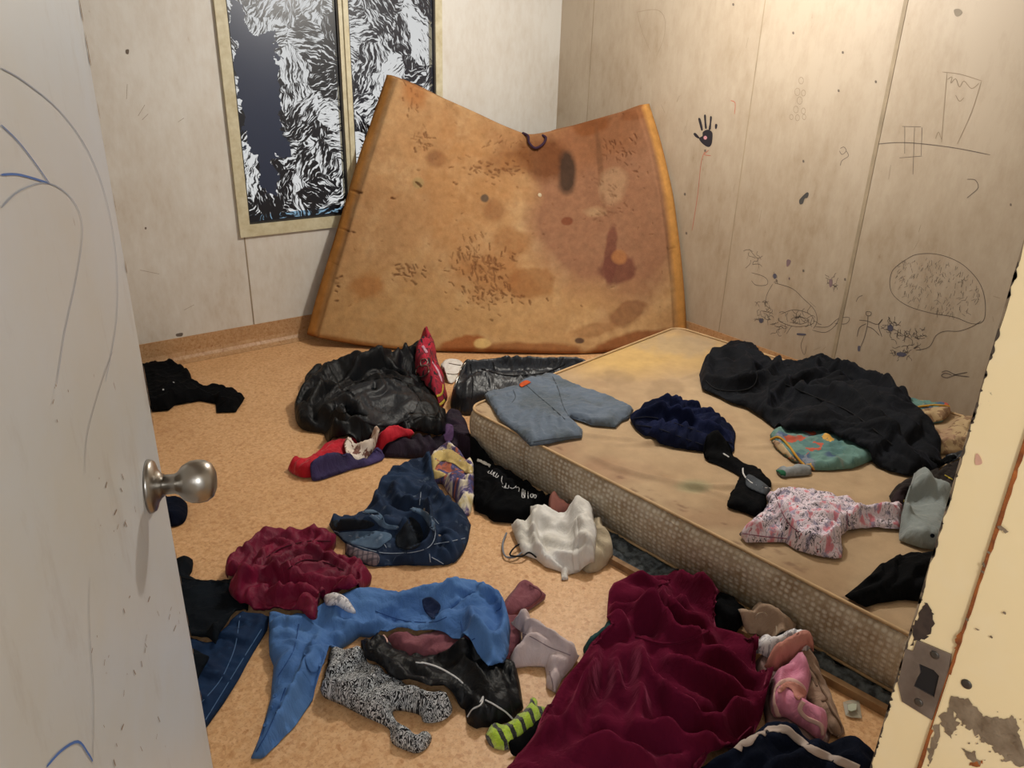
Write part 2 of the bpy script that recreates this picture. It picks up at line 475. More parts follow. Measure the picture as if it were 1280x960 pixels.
# door leaf (hinged left, standing two thirds open)
ANG = math.atan2(.927, .376)
dr = bpy.data.objects.new('door_1', None); link(dr); dr.location = (DX0, Y0+.003, 0); dr.rotation_euler = (0, 0, ANG); S(dr)
DW = .822
leaf = box('door_leaf', (0, 0, .012), (DW-.0015, .038, DZ-.01), M['door'], dr, bevel=.0015)
box('door_edge_strip', (DW-.0015, .001, .012), (DW, .037, DZ-.01), M['door_edge'], dr)
dM = Matrix.Translation(dr.location) @ Matrix.Rotation(ANG, 4, 'Z'); dMi = dM.inverted()
def door_uv(px, py):
    """where a pixel's ray meets the corridor-side face of the leaf"""
    d = ray(px, py); o = dMi @ Vector(CAM); dd = dMi.to_3x3() @ Vector(d)
    t = (0-o.y)/dd.y; p = o+dd*t
    return p.x, p.z
kx, kz = door_uv(186, 608)
kx = min(kx, DW-.045)
K4 = Matrix.Translation((kx, 0, kz)) @ Matrix.Rotation(math.pi/2, 4, 'X')
kn = lathe('door_knob', [(.0125, .008), (.0125, .03), (.0145, .034), (.022, .040), (.0265, .049), (.0275, .058), (.026, .067), (.021, .0745), (.012, .0785), (.0001, .0795)], M['steel'], dr, K4)
lathe('knob_rose', [(.0335, 0), (.0335, .003), (.031, .007), (.022, .010), (.0165, .014), (.0135, .018)], M['steel'], kn, K4)
kn['label'] = 'round brushed steel knob'
K5 = Matrix.Translation((kx, .038, kz)) @ Matrix.Rotation(-math.pi/2, 4, 'X')
kb = lathe('door_knob', [(.0125, .008), (.0125, .03), (.022, .040), (.0275, .058), (.021, .0745), (.0001, .0795)], M['steel'], dr, K5)
lathe('knob_rose', [(.0335, 0), (.031, .007), (.0165, .014)], M['steel'], kb, K5)
for z in (.25, 1.03, 1.8):
    lathe('hinge', [(.007, z-.05), (.007, z+.05)], M['steel'], dr, Matrix.Translation((-.004, .044, 0)), 12)

def flat_strokes(name, strokes, to3, nrm, m, parent, w=.003, lift=.0008):
    """ink or crayon lines lying on a wall: thin ribbons"""
    V = []; Fc = []; nrm = np.array(nrm, float)
    for st in strokes:
        ww_ = w
        if isinstance(st, tuple) and len(st) == 2 and isinstance(st[0], (int, float)) and isinstance(st[1], list): ww_, st = st
        P = [np.array(to3(x, y)) for x, y in st]
        if len(P) > 2: P = catmull(P, 4)
        n = len(P); b = len(V)
        for i in range(n):
            t = P[min(i+1, n-1)]-P[max(i-1, 0)]; t /= np.linalg.norm(t)+1e-9
            s = np.cross(nrm, t); k = .5*ww_*(.55 if i in (0, n-1) else 1)
            V += [P[i]+s*k+nrm*lift, P[i]-s*k+nrm*lift]
        for i in range(n-1): Fc.append((b+2*i, b+2*i+1, b+2*i+3, b+2*i+2))
    return mesh_obj(name, V, Fc, m, parent, False)
def flat_blob(name, polys, to3, nrm, m, parent, lift=.0009):
    V = []; Fc = []; nrm = np.array(nrm, float)
    for poly in polys:
        P = catmull(poly, 4, True); b = len(V)
        V += [np.array(to3(*p))+nrm*lift for p in P]
        c = np.mean(P, axis=0); V.append(np.array(to3(*c))+nrm*lift)
        for i in range(len(P)): Fc.append((b+i, b+(i+1) % len(P), b+len(P)))
    return mesh_obj(name, V, Fc, m, parent, False)

ink = plain('black_ink', (34, 30, 40), .7); pencil = plain('faded_pencil', (150, 134, 114), .9)
penc2 = plain('grey_ink_line', (112, 100, 90), .8)
navyink = plain('dark_blue_ink', (84, 82, 98), .8); redink = plain('faded_red_crayon', (186, 112, 92), .9)
bluepen = plain('blue_crayon', (78, 116, 188), .8); bluefaint = plain('faint_blue_pencil', (172, 178, 192), .9)
pink = plain('pink_smudge', (214, 150, 160), .8); greyp = plain('pale_grey_mark', (174, 172, 172), .9)
scuff = plain('brown_scuff', (146, 118, 92), .9)

dl = lambda x, y: (door_uv(x, y)[0], -.0, door_uv(x, y)[1])
def D2(pts): return [(x*.5, y*.5) for x, y in pts]          # crop of the top of the door
def D5(pts): return [(x/1.847, 440+y/1.847) for x, y in pts]
def dstroke(name, st, m, w): return flat_strokes(name, st, dl, (0, -1, 0), m, dr, w)
dstroke('crayon_line', [D2([(0, 437), (40, 436), (85, 447), (122, 459)])], bluepen, .0018)
dstroke('crayon_line', [D2([(0, 312), (40, 350), (80, 400), (122, 459)])], plain('mid_blue_crayon', (116, 140, 190), .8), .0014)
dstroke('pencil_arc', [D2([(0, 170), (60, 205), (150, 280), (220, 380), (265, 500), (290, 650), (290, 800), (262, 955)])], bluefaint, .0012)
dstroke('pencil_arc', [D2([(0, 520), (50, 475), (120, 458), (180, 500), (205, 570), (190, 690), (160, 830), (140, 960)])], bluefaint, .0012)
dstroke('pencil_arc', [D5([(258, 0), (230, 80), (200, 190), (195, 280)]), D5([(205, 520), (205, 640), (215, 800), (212, 950)])], greyp, .001)
dstroke('crayon_line', [D5([(105, 958), (140, 920), (178, 900), (200, 925), (212, 945)])], bluepen, .0022)
random.seed(4)
sc = []
for k in range(46):
    x, y = random.choice([(255, 300), (265, 395), (300, 560), (255, 700), (330, 700), (385, 600), (300, 780), (270, 880), (120, 110), (340, 860)])
    x += random.gauss(0, 22); y += random.gauss(0, 26)
    a = random.uniform(-2.0, -1.1); L = random.uniform(3, 16)
    sc.append((random.uniform(.0015, .0035), D5([(x, y), (x+L*math.cos(a), y-L*math.sin(a))])))
dstroke('scuff_marks', [(w, s) for w, s in sc], scuff, .003)
# worn paint along the leaf's edge
ed = []
for k in range(26):
    z0 = random.uniform(.4, 1.6); h = random.uniform(.004, .022); w = random.uniform(.0012, .0035)
    ed.append([(DW-.002, z0), (DW-.002-w, z0+h*.3), (DW-.002-w*.6, z0+h*.8), (DW-.002, z0+h)])
flat_blob('paint_chip', ed, lambda x, z: (x, 0, z), (0, -1, 0), scuff, dr)

# right door jamb: pressed steel frame with strike plate
jb = empty('trim_1', (.70, .15, 0)); S(jb)
JX = .69; JY1 = .236; JS = .1935; SX = .687
def jf(o): return child_fix(o, jb)
def jag(poly_z0, z1, step, amp, ex):
    out = []; z = poly_z0
    while z < z1:
        out.append((ex+random.uniform(-amp, amp), z)); z += random.uniform(step*.5, step*1.5)
    return out
# rebate strip, its room-side edge chipped ragged
random.seed(12)
poly = [(JS, 0)]+[(JS, 2.04)]+jag(0.0, 2.03, .012, .0012, JY1)[::-1]
jf(prism('rebate', [(p[0], p[1]) for p in poly], (JX, 0, 0), (0, 1, 0), (0, 0, 1), (1, 0, 0), .03, M['jamb']))
jf(box('frame_back', (JX+.0006, .10, 0), (JX+.032, JY1+.0018, 2.05), M['chip'], None))
jf(box('door_stop', (SX, .03, 0), (JX+.03, JS, 2.04), M['jamb'], None, bevel=.002))
jf(box('head_rail', (DX0-.03, .10, DZ), (DX1+.03, JY1, DZ+.03), M['jamb'], None))
jf(box('hinge_post', (DX0-.03, .10, 0), (DX0-.001, JY1, DZ), M['jamb'], None))
toJ = lambda x, y: tuple(un(x, y, 0, JX)); toS = lambda x, y: tuple(un(x, y, 0, SX))
cZ = lambda p: crop(1060, 640, 3.0, p)
def jz(z0, z1, n, amp): return [(JS+.0006+random.uniform(0, amp), z0+(z1-z0)*k/n) for k in range(n+1)]
V = []; Fc = []
for (a, b) in ((.0, .945), (1.016, 2.03)):
    n = int((b-a)/.008)
    base = len(V)
    for k in range(n+1):
        z = a+(b-a)*k/n; w = random.uniform(.0003, .0016)+.0008*math.sin(z*9)**2
        V += [(SX-.0006, JS-w-.001, z), (SX-.0006, JS+.0004, z)]
    for k in range(n): Fc.append((base+2*k, base+2*k+1, base+2*k+3, base+2*k+2))
jf(mesh_obj('rust_line', V, Fc, M['rust'], None, False))
jf(box('rust_seam', (SX+.0002, JS+.0001, 0), (JX, JS+.0009, 2.03), M['rust'], None))
# strike plate
sp = [tuple(un(x, y, 0, JX)[1:]) for x, y in cZ([(262, 478), (390, 532), (382, 590), (318, 778), (205, 708), (190, 640), (218, 512), (246, 520)])]
hole = [tuple(un(x, y, 0, JX)[1:]) for x, y in cZ([(270, 566), (325, 590), (345, 612), (326, 692), (250, 650), (264, 618), (274, 600)])]
plate = jf(prism('strike_plate', sp, (JX-.0018, 0, 0), (0, 1, 0), (0, 0, 1), (1, 0, 0), .0016, M['plate'], holes=[hole]))
plate['label'] = 'steel strike plate with latch hole'
def disc3(name, c, ax, r, t, m, parent):
    q = Vector((0, 0, 1)).rotation_difference(Vector(ax)).to_matrix().to_4x4()
    return lathe(name, [(r, 0), (r, t*.6), (r*.8, t), (.0005, t*.7)], m, parent, Matrix.Translation(c) @ q, 20)
hb = [tuple(un(x, y, 0, JX)[1:]) for x, y in cZ([(262, 556), (330, 580), (355, 605), (332, 706), (240, 660), (256, 616)])]
o = jf(prism('latch_hole_shade', hb, (JX-.0003, 0, 0), (0, 1, 0), (0, 0, 1), (1, 0, 0), .0002, M['dark']))  # flat dark sheet: the shade inside the latch hole put in as colour
for x, y in ((325, 536), (265, 714)):
    o = disc3('screw', un(*cZ([(x, y)])[0], 0, JX-.0018), (-1, 0, 0), .0042, .0012, M['screw'], None); jf(o)
o = disc3('screw', un(*cZ([(445, 645)])[0], 0, SX-.0002), (-1, 0, 0), .0048, .0015, M['screw'], None); jf(o)
def ragged(poly, amp, step=5., seed=1):
    """break a smooth outline into a flaky, chipped one"""
    rg = random.Random(seed); out = []; n = len(poly)
    for i in range(n):
        p, q = poly[i], poly[(i+1) % n]; L = math.hypot(q[0]-p[0], q[1]-p[1]); k = max(1, int(L/step))
        for s in range(k):
            t = s/k; out.append((p[0]+(q[0]-p[0])*t+rg.uniform(-amp, amp), p[1]+(q[1]-p[1])*t+rg.uniform(-amp, amp)))
    return out
def jblob(name, polys, to3, m, parent=None):
    V = []; Fc = []
    for s, poly in enumerate(polys):
        sz = max(max(p[0] for p in poly)-min(p[0] for p in poly), max(p[1] for p in poly)-min(p[1] for p in poly))
        q = ragged(poly, min(2.6, sz*.12), max(1.2, min(3.0, sz*.15)), s)
        r = delaunay_2d_cdt([Vector(p) for p in q], [(i, (i+1) % len(q)) for i in range(len(q))], [], 1, 1e-6)
        b0 = len(V); V += [np.array(to3(v.x, v.y))+np.array([-.0008-.00002*s, 0, 0]) for v in r[0]]
        Fc += [tuple(b0+i for i in f) for f in r[2]]
    return jf(mesh_obj(name, V, Fc, m, None, False))
# missing paint round the plate and across the stop
jblob('paint_chip', [cZ([(262, 390), (290, 335), (318, 370), (322, 420), (300, 470), (262, 478), (240, 500), (244, 430)])], toJ, plain('dark_bare_patch', (70, 54, 44), .7, c2=(40, 28, 24), nscale=80))
random.seed(9)
bl = [cZ([(380, 690), (450, 700), (520, 770), (600, 770), (650, 850), (670, 960), (590, 930), (520, 860), (440, 800), (385, 740)]),
      cZ([(345, 760), (390, 735), (420, 800), (385, 850), (350, 800)]), cZ([(300, 900), (330, 790), (350, 800), (330, 880), (300, 960)]),
      cZ([(560, 800), (620, 760), (640, 810), (600, 850)]), cZ([(430, 890), (480, 900), (500, 945), (450, 930)])]
for k in range(46):
    x, y = random.gauss(540, 90), random.gauss(850, 70); r = random.uniform(2.5, 10)
    bl.append(cZ([(x+r*math.cos(a)*random.uniform(.5, 1.4), y+r*.6*math.sin(a)*random.uniform(.5, 1.4)) for a in np.linspace(0, 6.28, 7)[:-1]]))
for (x, y, rx, ry) in ((585, 62, 24, 9), (530, 150, 7, 5), (512, 195, 6, 10), (450, 400, 6, 8), (590, 375, 8, 5), (488, 436, 8, 4), (508, 222, 9, 5), (540, 465, 7, 4)):
    bl.append(cZ([(x+rx*math.cos(a), y+ry*math.sin(a)+rx*.4*math.cos(a)) for a in np.linspace(0, 6.28, 7)[:-1]]))
jblob('paint_chip', bl, toS, M['chip'])
jblob('rust_spot', [cZ([(450, 945), (480, 935), (500, 930), (510, 940), (480, 950)]), cZ([(412, 460), (422, 450), (428, 480), (405, 520)])], toS, M['rust'])
# ragged bite marks down the room-side edge
ch = []
for k in range(70):
    z = random.uniform(.8, 1.5); a = random.uniform(.0003, .0014); h = random.uniform(.001, .007)
    ch.append([(JY1+.001, z-h), (JY1-a, z-h*.4), (JY1-a*1.1, z+h*.3), (JY1+.001, z+h)])
jf(flat_blob('chipped_edge', ch, lambda y, z: (JX, y, z), (-1, 0, 0), plain('dark_chip', (78, 64, 52), .8), None))
jf(flat_blob('pink_mark', [crop(1080, 300, 2.4, [(338, 640), (350, 650), (355, 670), (335, 672)])], toJ, (-1, 0, 0), plain('faint_pink', (232, 178, 150), .7), None))

# ------------------------------------------------------------------ drawings on the right wall
toR = lambda x, y: tuple(un(x, y, 0, X1))
def rs(name, st, m, w=.004, label=None):
    o = flat_strokes(name, st, toR, (-1, 0, 0), m, wr, w*.7)
    if label: o['label'] = label
    return o
def rb(name, polys, m, label=None, lift=.0012):
    o = flat_blob(name, polys, toR, (-1, 0, 0), m, wr, lift)
    if label: o['label'] = label
    return o
rb('handprint', [cY([(90, 312), (118, 298), (145, 312), (148, 345), (142, 385), (125, 402), (95, 388), (70, 360), (72, 345), (88, 335)]),
    cY([(62, 232), (74, 230), (84, 262), (90, 298), (80, 302), (70, 268)]), cY([(97, 212), (108, 211), (110, 250), (114, 288), (103, 290), (99, 250)]),
    cY([(133, 220), (144, 222), (140, 262), (137, 296), (124, 297), (131, 258)]), cY([(165, 264), (176, 266), (175, 285), (167, 295), (162, 282)]),
    cY([(34, 322), (46, 318), (68, 342), (70, 350), (60, 350), (42, 338)])], ink, 'black painted handprint')
rb('handprint_spot', [cY([(96, 340), (108, 335), (116, 346), (109, 357), (97, 354)])], pink, lift=.0018)
rs('red_line', [cW([(433, 398), (420, 430), (410, 520), (395, 615)]), cW([(440, 400), (428, 412), (445, 415)]), cW([(498, 268), (510, 275), (508, 305)])], redink, .006)
rb('smudge', [cY([(712, 675), (725, 680), (718, 705), (700, 712), (690, 740), (672, 745), (668, 722), (685, 700)])], plain('dark_smudge', (74, 72, 70), .9))
rb('smudge', [cW([(1094, 26), (1108, 24), (1116, 34), (1104, 44), (1096, 40)])], plain('grey_smudge', (140, 130, 116), .9))
rb('smudge', [cW([(x-2.2, y-3), (x+2, y-3), (x+2.2, y+3), (x-2, y+2.6)]) for x, y in ((376, 518), (692, 430), (505, 12), (665, 88), (885, 218), (803, 745), (692, 722), (1245, 546), (797, 140), (380, 622), (430, 402), (786, 242))], penc2)
rs('ladder_drawing', [cW([(882, 385), (960, 380), (1080, 392), (1190, 413)]), cW([(955, 337), (1005, 338)]), cW([(948, 421), (1008, 416)]), cW([(962, 338), (962, 410)]), cW([(988, 340), (984, 465)]), cW([(1008, 340), (1006, 414)])], penc2, .005, 'pencil box crossed by a long line')
rs('flask_drawing', [cW([(1062, 192), (1110, 198), (1168, 216)]), cW([(1075, 194), (1066, 300), (1060, 380)]), cW([(1166, 218), (1140, 300), (1102, 384)]), cW([(1076, 212), (1088, 205), (1085, 222), (1098, 210), (1108, 232), (1120, 216), (1140, 236), (1160, 222)]), cW([(1098, 254), (1108, 270), (1120, 260)]), cW([(1044, 370), (1052, 352), (1060, 372)])], pencil, .004)
rs('loop_drawing', [cW([(790, 396), (800, 392), (806, 402), (795, 412), (788, 402)]), cW([(806, 402), (812, 416), (795, 428), (790, 442)]), cW([(1128, 478), (1150, 480), (1158, 500), (1140, 518), (1128, 528)])], penc2, .004)
rs('faint_outline', [cW([(248, 32), (300, 26), (322, 50), (320, 100), (300, 150)]), cW([(248, 32), (262, 85), (285, 140)])], pencil, .003)
random.seed(5)
circ = []
for (x, y, r) in ((686, 215, 9), (676, 245, 10), (692, 248, 8), (682, 268, 10), (672, 292, 9), (692, 296, 8), (660, 312, 7), (676, 314, 8), (694, 312, 7)):
    circ.append(cW([(x+r*.7*math.cos(a), y+r*math.sin(a)) for a in np.linspace(0, 6.28, 8)]))
rs('small_circles', circ, pencil, .003)
# fringed bubble drawing
bub = [(830, 85), (870, 65), (940, 60), (1010, 75), (1080, 110), (1140, 170), (1170, 230), (1180, 300), (1170, 360), (1120, 372), (1040, 342), (940, 325), (840, 295), (775, 250), (755, 200), (765, 140), (800, 105), (830, 85)]
st = [cX(bub), cX([(1160, 360), (1120, 385), (1060, 405), (1000, 405), (960, 425), (930, 475), (870, 490)])]
rs('bubble_drawing', st, penc2, .004, 'round inked bubble filled with dashes')
dash = []
for k in range(300):
    x = random.uniform(780, 1165); y = random.uniform(75, 345)
    # keep inside the ellipse-ish outline
    if ((x-965)/205)**2+((y-200-(x-965)*.25)/125)**2 > .95: continue
    a = random.gauss(1.9, .5); L = random.uniform(8, 26)
    dash.append(cX([(x, y), (x+L*math.cos(a), y+L*math.sin(a))]))
rs('bubble_dashes', dash, penc2, .0035)
fig = [[(659, 318), (672, 322), (668, 336), (652, 334), (650, 320), (659, 318)], [(658, 336), (655, 380), (640, 440), (620, 485)], [(618, 356), (655, 360), (700, 375), (722, 352), (705, 380), (720, 430)],
       [(655, 385), (680, 395), (710, 425)], [(650, 372), (620, 390), (610, 430)]]
rs('stick_figure', [cX(f) for f in fig], penc2, .0055, 'inked stick figure')
rb('ink_blot', [cX([(614, 472), (624, 472), (622, 492), (613, 492)]), cX([(745, 385), (760, 375), (770, 390), (765, 405), (750, 402)]), cX([(785, 503), (805, 498), (830, 508), (815, 518), (792, 515)]), cX([(236, 154), (248, 150), (252, 166), (242, 172)]),
    cX([(345, 414), (382, 417), (376, 424), (345, 422)]), cX([(176, 350), (192, 352), (188, 368), (176, 366)])], navyink)
scr = []
def scribble(cx, cy, rx, ry, n, L=18):
    for k in range(n):
        x = cx+random.uniform(-rx, rx); y = cy+random.uniform(-ry, ry); a = random.uniform(0, 6.28)
        P = [(x, y)]
        for q in range(3):
            a += random.uniform(-1.2, 1.2); P.append((P[-1][0]+L*math.cos(a)*.6, P[-1][1]+L*math.sin(a)*.6))
        scr.append(cX(P))
scribble(760, 390, 26, 28, 16, 16); scribble(815, 508, 45, 14, 16, 16); scribble(195, 320, 35, 55, 26); scribble(830, 440, 60, 50, 22, 22); scribble(760, 390, 25, 25, 10); scribble(350, 350, 70, 40, 20, 24); scribble(265, 385, 30, 25, 10); scribble(880, 410, 40, 30, 12, 14)
scribble(150, 80, 40, 50, 6, 26); scribble(500, 190, 20, 30, 12, 14); scribble(250, 165, 14, 14, 8, 10)
rs('scribble', scr, penc2, .0035, 'tangle of inked scribble')
rs('animal_drawing', [cX(f) for f in ([(235, 195), (210, 240), (200, 290)], [(240, 190), (320, 215), (370, 260), (420, 310), (432, 360), (415, 395)], [(270, 330), (330, 310), (400, 330), (415, 370), (340, 385), (270, 365), (262, 345)],
     [(315, 352), (350, 340), (395, 356), (355, 374), (315, 352)], [(410, 400), (470, 410), (520, 370), (540, 300), (550, 290)], [(425, 385), (480, 385), (525, 350), (575, 345), (560, 372), (510, 370)], [(375, 425), (360, 470), (375, 510), (385, 470)],
     [(140, 145), (190, 160), (212, 180), (205, 200), (160, 200), (140, 180)], [(130, 40), (165, 80), (190, 70)], [(165, 80), (175, 130)], [(400, 275), (425, 298)], [(605, 275), (615, 255), (635, 245)])], penc2, .004)
rb('purple_mark', [cX([(298, 88), (316, 92), (308, 112), (297, 118)]), cX([(486, 178), (500, 176), (498, 204), (488, 208)]), cX([(306, 167), (311, 167), (311, 176), (306, 175)])], plain('purple_ink', (126, 104, 108), .9))
rs('scissor_drawing', [(.005, cX([(985, 588), (1010, 582), (1050, 600), (1108, 608)])), (.005, cX([(1100, 588), (1050, 598), (1010, 612), (985, 604), (1000, 592), (1030, 600)]))], penc2, .005, 'scissor-like doodle')
rs('tally_scratches', [cX([(1215, 250), (1245, 258)]), cX([(1212, 340), (1216, 362)]), cX([(860, 45), (885, 0)]), cX([(415, 490), (450, 475)]), cX([(455, 490), (470, 475)])]+[cW([(x, y), (x-6, y+random.uniform(15, 40))]) for x, y in ((360, 255), (383, 320), (378, 335), (1005, 600), (925, 440), (545, 100), (580, 560), (510, 490), (548, 670), (575, 700), (470, 580))], pencil, .004)
rs('stray_mark', [cP([(728, 85), (732, 130), (730, 160)]), cP([(755, 90), (752, 160)]), cP([(1128, 128), (1140, 155)]), cP([(1188, 98), (1178, 120)])], pencil, .004)
# window wall smudges
toB = lambda x, y: tuple(un(x, y, 1, Y1))
flat_blob('smudge', [D2([(314, 125), (322, 124), (321, 135), (315, 134)]), D2([(362, 568), (366, 568), (366, 573), (362, 573)]), D2([(440, 835), (456, 832), (455, 840), (442, 841)])], toB, (0, -1, 0), penc2, ww)
flat_strokes('stray_mark', [D2([(318, 210), (316, 248)]), D2([(345, 290), (362, 262)]), D2([(445, 305), (460, 295)]), D2([(350, 675), (398, 685)]), D2([(460, 775), (485, 762)]), D2([(355, 300), (370, 285)])], toB, (0, -1, 0), pencil, ww, .003)

# ------------------------------------------------------------------ colour-attribute stained materials
def stained(name, rough=.85, spec=.3, nscale=8, namt=.25, bump=.25, bscale=90, extra=None):
    t = NT(name); b = t.bsdf(Roughness=rough); b.inputs['Specular IOR Level'].default_value = spec
    a = t.n('Attribute', attribute_name='dirt'); o = t.coord('Object')
    n = t.noise(o, nscale, 8, .65); n2 = t.noise(o, bscale, 4)
    f = t.ramp(n.outputs[0], [(.3, (1-namt,)*3), (.7, (1+namt*.3,)*3)])
    c = t.mix(1.0, a.outputs['Color'], f, 'MULTIPLY')
    t.l(c, b.inputs['Base Color']); t.bump(n2.outputs[0], b, bump, .003)
    return t.m
def set_col(o, cols):
    at = o.data.color_attributes.new('dirt', 'FLOAT_COLOR', 'POINT')
    a = np.ones((len(cols), 4)); a[:, :3] = cols; at.data.foreach_set('color', a.ravel().astype(np.float32))
def L3(c): return np.array(lin(c)[:3])
def blend(cols, mask, c, k=1.0):
    mk = (np.clip(mask, 0, 1)*k)[:, None]; return cols*(1-mk)+L3(c)[None, :]*mk
def blobmask(x, y, cx, cy, rx, ry, rot=0, soft=.35, nz=.5, seed=0, nf=9):
    c, s = math.cos(rot), math.sin(rot)
    dx, dy = x-cx, y-cy
    u = (dx*c+dy*s)/rx; v = (-dx*s+dy*c)/ry
    d = np.sqrt(u*u+v*v)+(fbm(x*nf, y*nf, seed)-.5)*2*nz
    return np.clip((1-d)/soft+.5, 0, 1)

# ------------------------------------------------------------------ foam slab standing folded in the corner
def build_foam():
    root = empty('foam_mattress', (2.5, 3.4, 0))
    T = [un(497, 97, 1, 3.90), None, None, None, un(797, 133, 0, 3.335)]
    T[2] = un(662, 166, 1, 3.70)
    T[1] = un(577, 131, 1, 3.86); T[3] = un(729, 151, 0, 3.26)
    T.insert(2, un(636, 157, 1, 3.78)); T.insert(4, un(690, 162, 0, 3.08))
    B = [un(396, 421, 1, 3.87), un(505, 436, 2, .02), un(620, 438, 2, .03), un(742, 440, 2, .02), un(849, 395, 0, 3.32)]
    B[4] = np.array([3.32, B[4][1], .03]); B[0][2] = max(B[0][2], .015)
    # middle row: pulls the fold in and bows the free ends as the photo shows
    Mi = [un(448, 246, 1, 3.89), None, None, None, un(829, 262, 0, 3.33)]
    for k, q in ((1, 1), (2, 3), (3, 5)): Mi[k] = (np.array(T[q])+np.array(B[k]))/2+np.array([.01, .02, .0])
    NU, NV = 400, 290
    def curve(P, n):
        C = np.array(catmull(P, 40)); s = np.r_[0, np.cumsum(np.linalg.norm(np.diff(C, axis=0), axis=1))]; s /= s[-1]
        q = np.linspace(0, 1, n); return np.stack([np.interp(q, s, C[:, k]) for k in range(3)], 1)
    cb, cm, ct = curve(B, NU), curve(Mi, NU), curve(T, NU)
    v = np.linspace(0, 1, NV)[:, None, None]
    G = cb[None]*((1-v)*(1-2*v))+cm[None]*(4*v*(1-v))+ct[None]*(v*(2*v-1))
    # normals
    du = np.gradient(G, axis=1); dv = np.gradient(G, axis=0)
    N = np.cross(du, dv); N /= np.linalg.norm(N, axis=2, keepdims=True)
    if N[NV//2, NU//2]@(CAM-G[NV//2, NU//2]) < 0: N = -N
    TH = .105
    uu = np.linspace(0, 1, NU)[None, :].repeat(NV, 0); vv = np.linspace(0, 1, NV)[:, None].repeat(NU, 1)
    W, Hh = 1.95, 1.35
    ex = np.minimum(uu, 1-uu)*W; ey = np.minimum(vv, 1-vv)*Hh
    # rounded edges
    r = .022
    def rnd(d): d = np.clip(d, 0, r); return r-np.sqrt(np.maximum(r*r-(r-d)**2, 0))
    back = rnd(ex)+rnd(ey)
    # pixel positions for features
    d = G-CAM; z = d@cF; PX = 640+FPX*(d@cR)/z; PY = 480-FPX*(d@cU)/z
    px = (PX-380)*2.526; py = (PY-80)*2.526       # crop frame in which the marks were read
    disp = -back + (fbm(uu*5, vv*4, 3)-.5)*.02
    rng = np.random.RandomState(5)
    pit = np.zeros_like(px); crumbs = np.zeros_like(px)
    def gouges(cx, cy, sx, sy, n, L, wd, ang, depth):
        L = L*.62
        for k in range(n):
            x = cx+rng.randn()*sx; y = cy+rng.randn()*sy; a = ang+rng.randn()*.5; l = L*rng.uniform(.5, 1.4)
            ax, ay = x-l*math.cos(a)/2, y-l*math.sin(a)/2; bx, by = x+l*math.cos(a)/2, y+l*math.sin(a)/2
            i = np.where((np.abs(px-x) < l+15) & (np.abs(py-y) < l+15))
            if not len(i[0]): continue
            qx, qy = px[i], py[i]
            t = np.clip(((qx-ax)*(bx-ax)+(qy-ay)*(by-ay))/(l*l+1e-6), 0, 1)
            dd = np.hypot(qx-ax-t*(bx-ax), qy-ay-t*(by-ay))
            m = np.clip(1.25-dd/(wd*.55*rng.uniform(.6, 1.4)*(.35+1.2*vnoise(qx/5, qy/5, k%50))), 0, 1)*rng.uniform(.4, 1)
            pit[i] = np.maximum(pit[i], m*depth)
    gouges(560, 640, 55, 50, 120, 26, 4.5, 1.1, .010)
    gouges(580, 720, 60, 30, 50, 18, 4.5, .6, .010)
    gouges(590, 335, 55, 22, 45, 16, 5, .4, .010)
    gouges(310, 655, 38, 12, 22, 22, 5, .5, .010)
    gouges(375, 240, 16, 22, 20, 24, 4.5, 1.0, .009)
    gouges(1010, 270, 30, 30, 22, 18, 4.5, 1.0, .008)
    gouges(970, 400, 30, 50, 26, 16, 4, .8, .006)
    gouges(950, 480, 30, 12, 14, 14, 4, .3, .006)
    gouges(640, 260, 40, 25, 20, 14, 4, 2.4, .007)
    gouges(340, 80, 20, 40, 20, 16, 5, 1.3, .008)
    gouges(650, 450, 330, 240, 90, 9, 3.5, .4, .006)
    gouges(1040, 520, 60, 110, 24, 12, 3, .8, .006)
    gouges(100, 700, 8, 60, 8, 12, 5, .2, .010)
    for (x, y, l, a) in ((180, 407, 22, .05), (280, 425, 24, .05), (150, 530, 36, -.15), (1045, 340, 16, .2), (360, 380, 30, 1.3)):
        gouges(x, y, .1, .1, 1, l, 6, a, .014)
    disp = disp-pit
    GF = G+N*disp[..., None]
    x, y = px.ravel(), py.ravel()
    pf = pit.ravel()
    # colour: stains of the foam itself, gouges darkened with depth
    n1 = fbm(x/170, y/170, 1); n2 = fbm(x/60, y/60, 2); n3 = fbm(x/18, y/18, 4)
    cols = np.tile(L3((196, 154, 104)), (len(x), 1))
    cols = blend(cols, (n1-.38)*3, (180, 134, 86), .6)
    cols = blend(cols, (n2-.5)*4, (212, 176, 126), .5)
    cols = blend(cols, (.52-n3)*4, (172, 126, 82), .4)
    def bm_(cx, cy, rx, ry, rot, c, k, soft=.35, nz=.35, seed=0, nf=.018):
        nonlocal cols
        cols = blend(cols, blobmask(x, y, cx, cy, rx, ry, rot, soft, nz, seed, nf), c, k)
    bm_(130, 850, 900, 200, 0, (208, 166, 102), .35, 1.0)
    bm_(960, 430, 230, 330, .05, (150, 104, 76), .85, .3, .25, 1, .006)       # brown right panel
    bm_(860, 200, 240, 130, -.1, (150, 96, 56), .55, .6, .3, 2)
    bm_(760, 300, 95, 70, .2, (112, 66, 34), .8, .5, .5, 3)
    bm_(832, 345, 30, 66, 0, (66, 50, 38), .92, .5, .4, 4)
    bm_(640, 300, 70, 45, 0, (126, 74, 36), .55, .7, .5, 5)
    bm_(420, 300, 32, 28, 0, (128, 86, 60), .65, .5, .3, 6)
    bm_(500, 400, 160, 200, 0, (182, 122, 62), .35, .9, .5, 7)
    bm_(600, 460, 34, 34, 0, (140, 92, 56), .5, .5, .3, 8)
    bm_(650, 560, 60, 40, 0, (150, 96, 50), .5, .5, .5, 9)
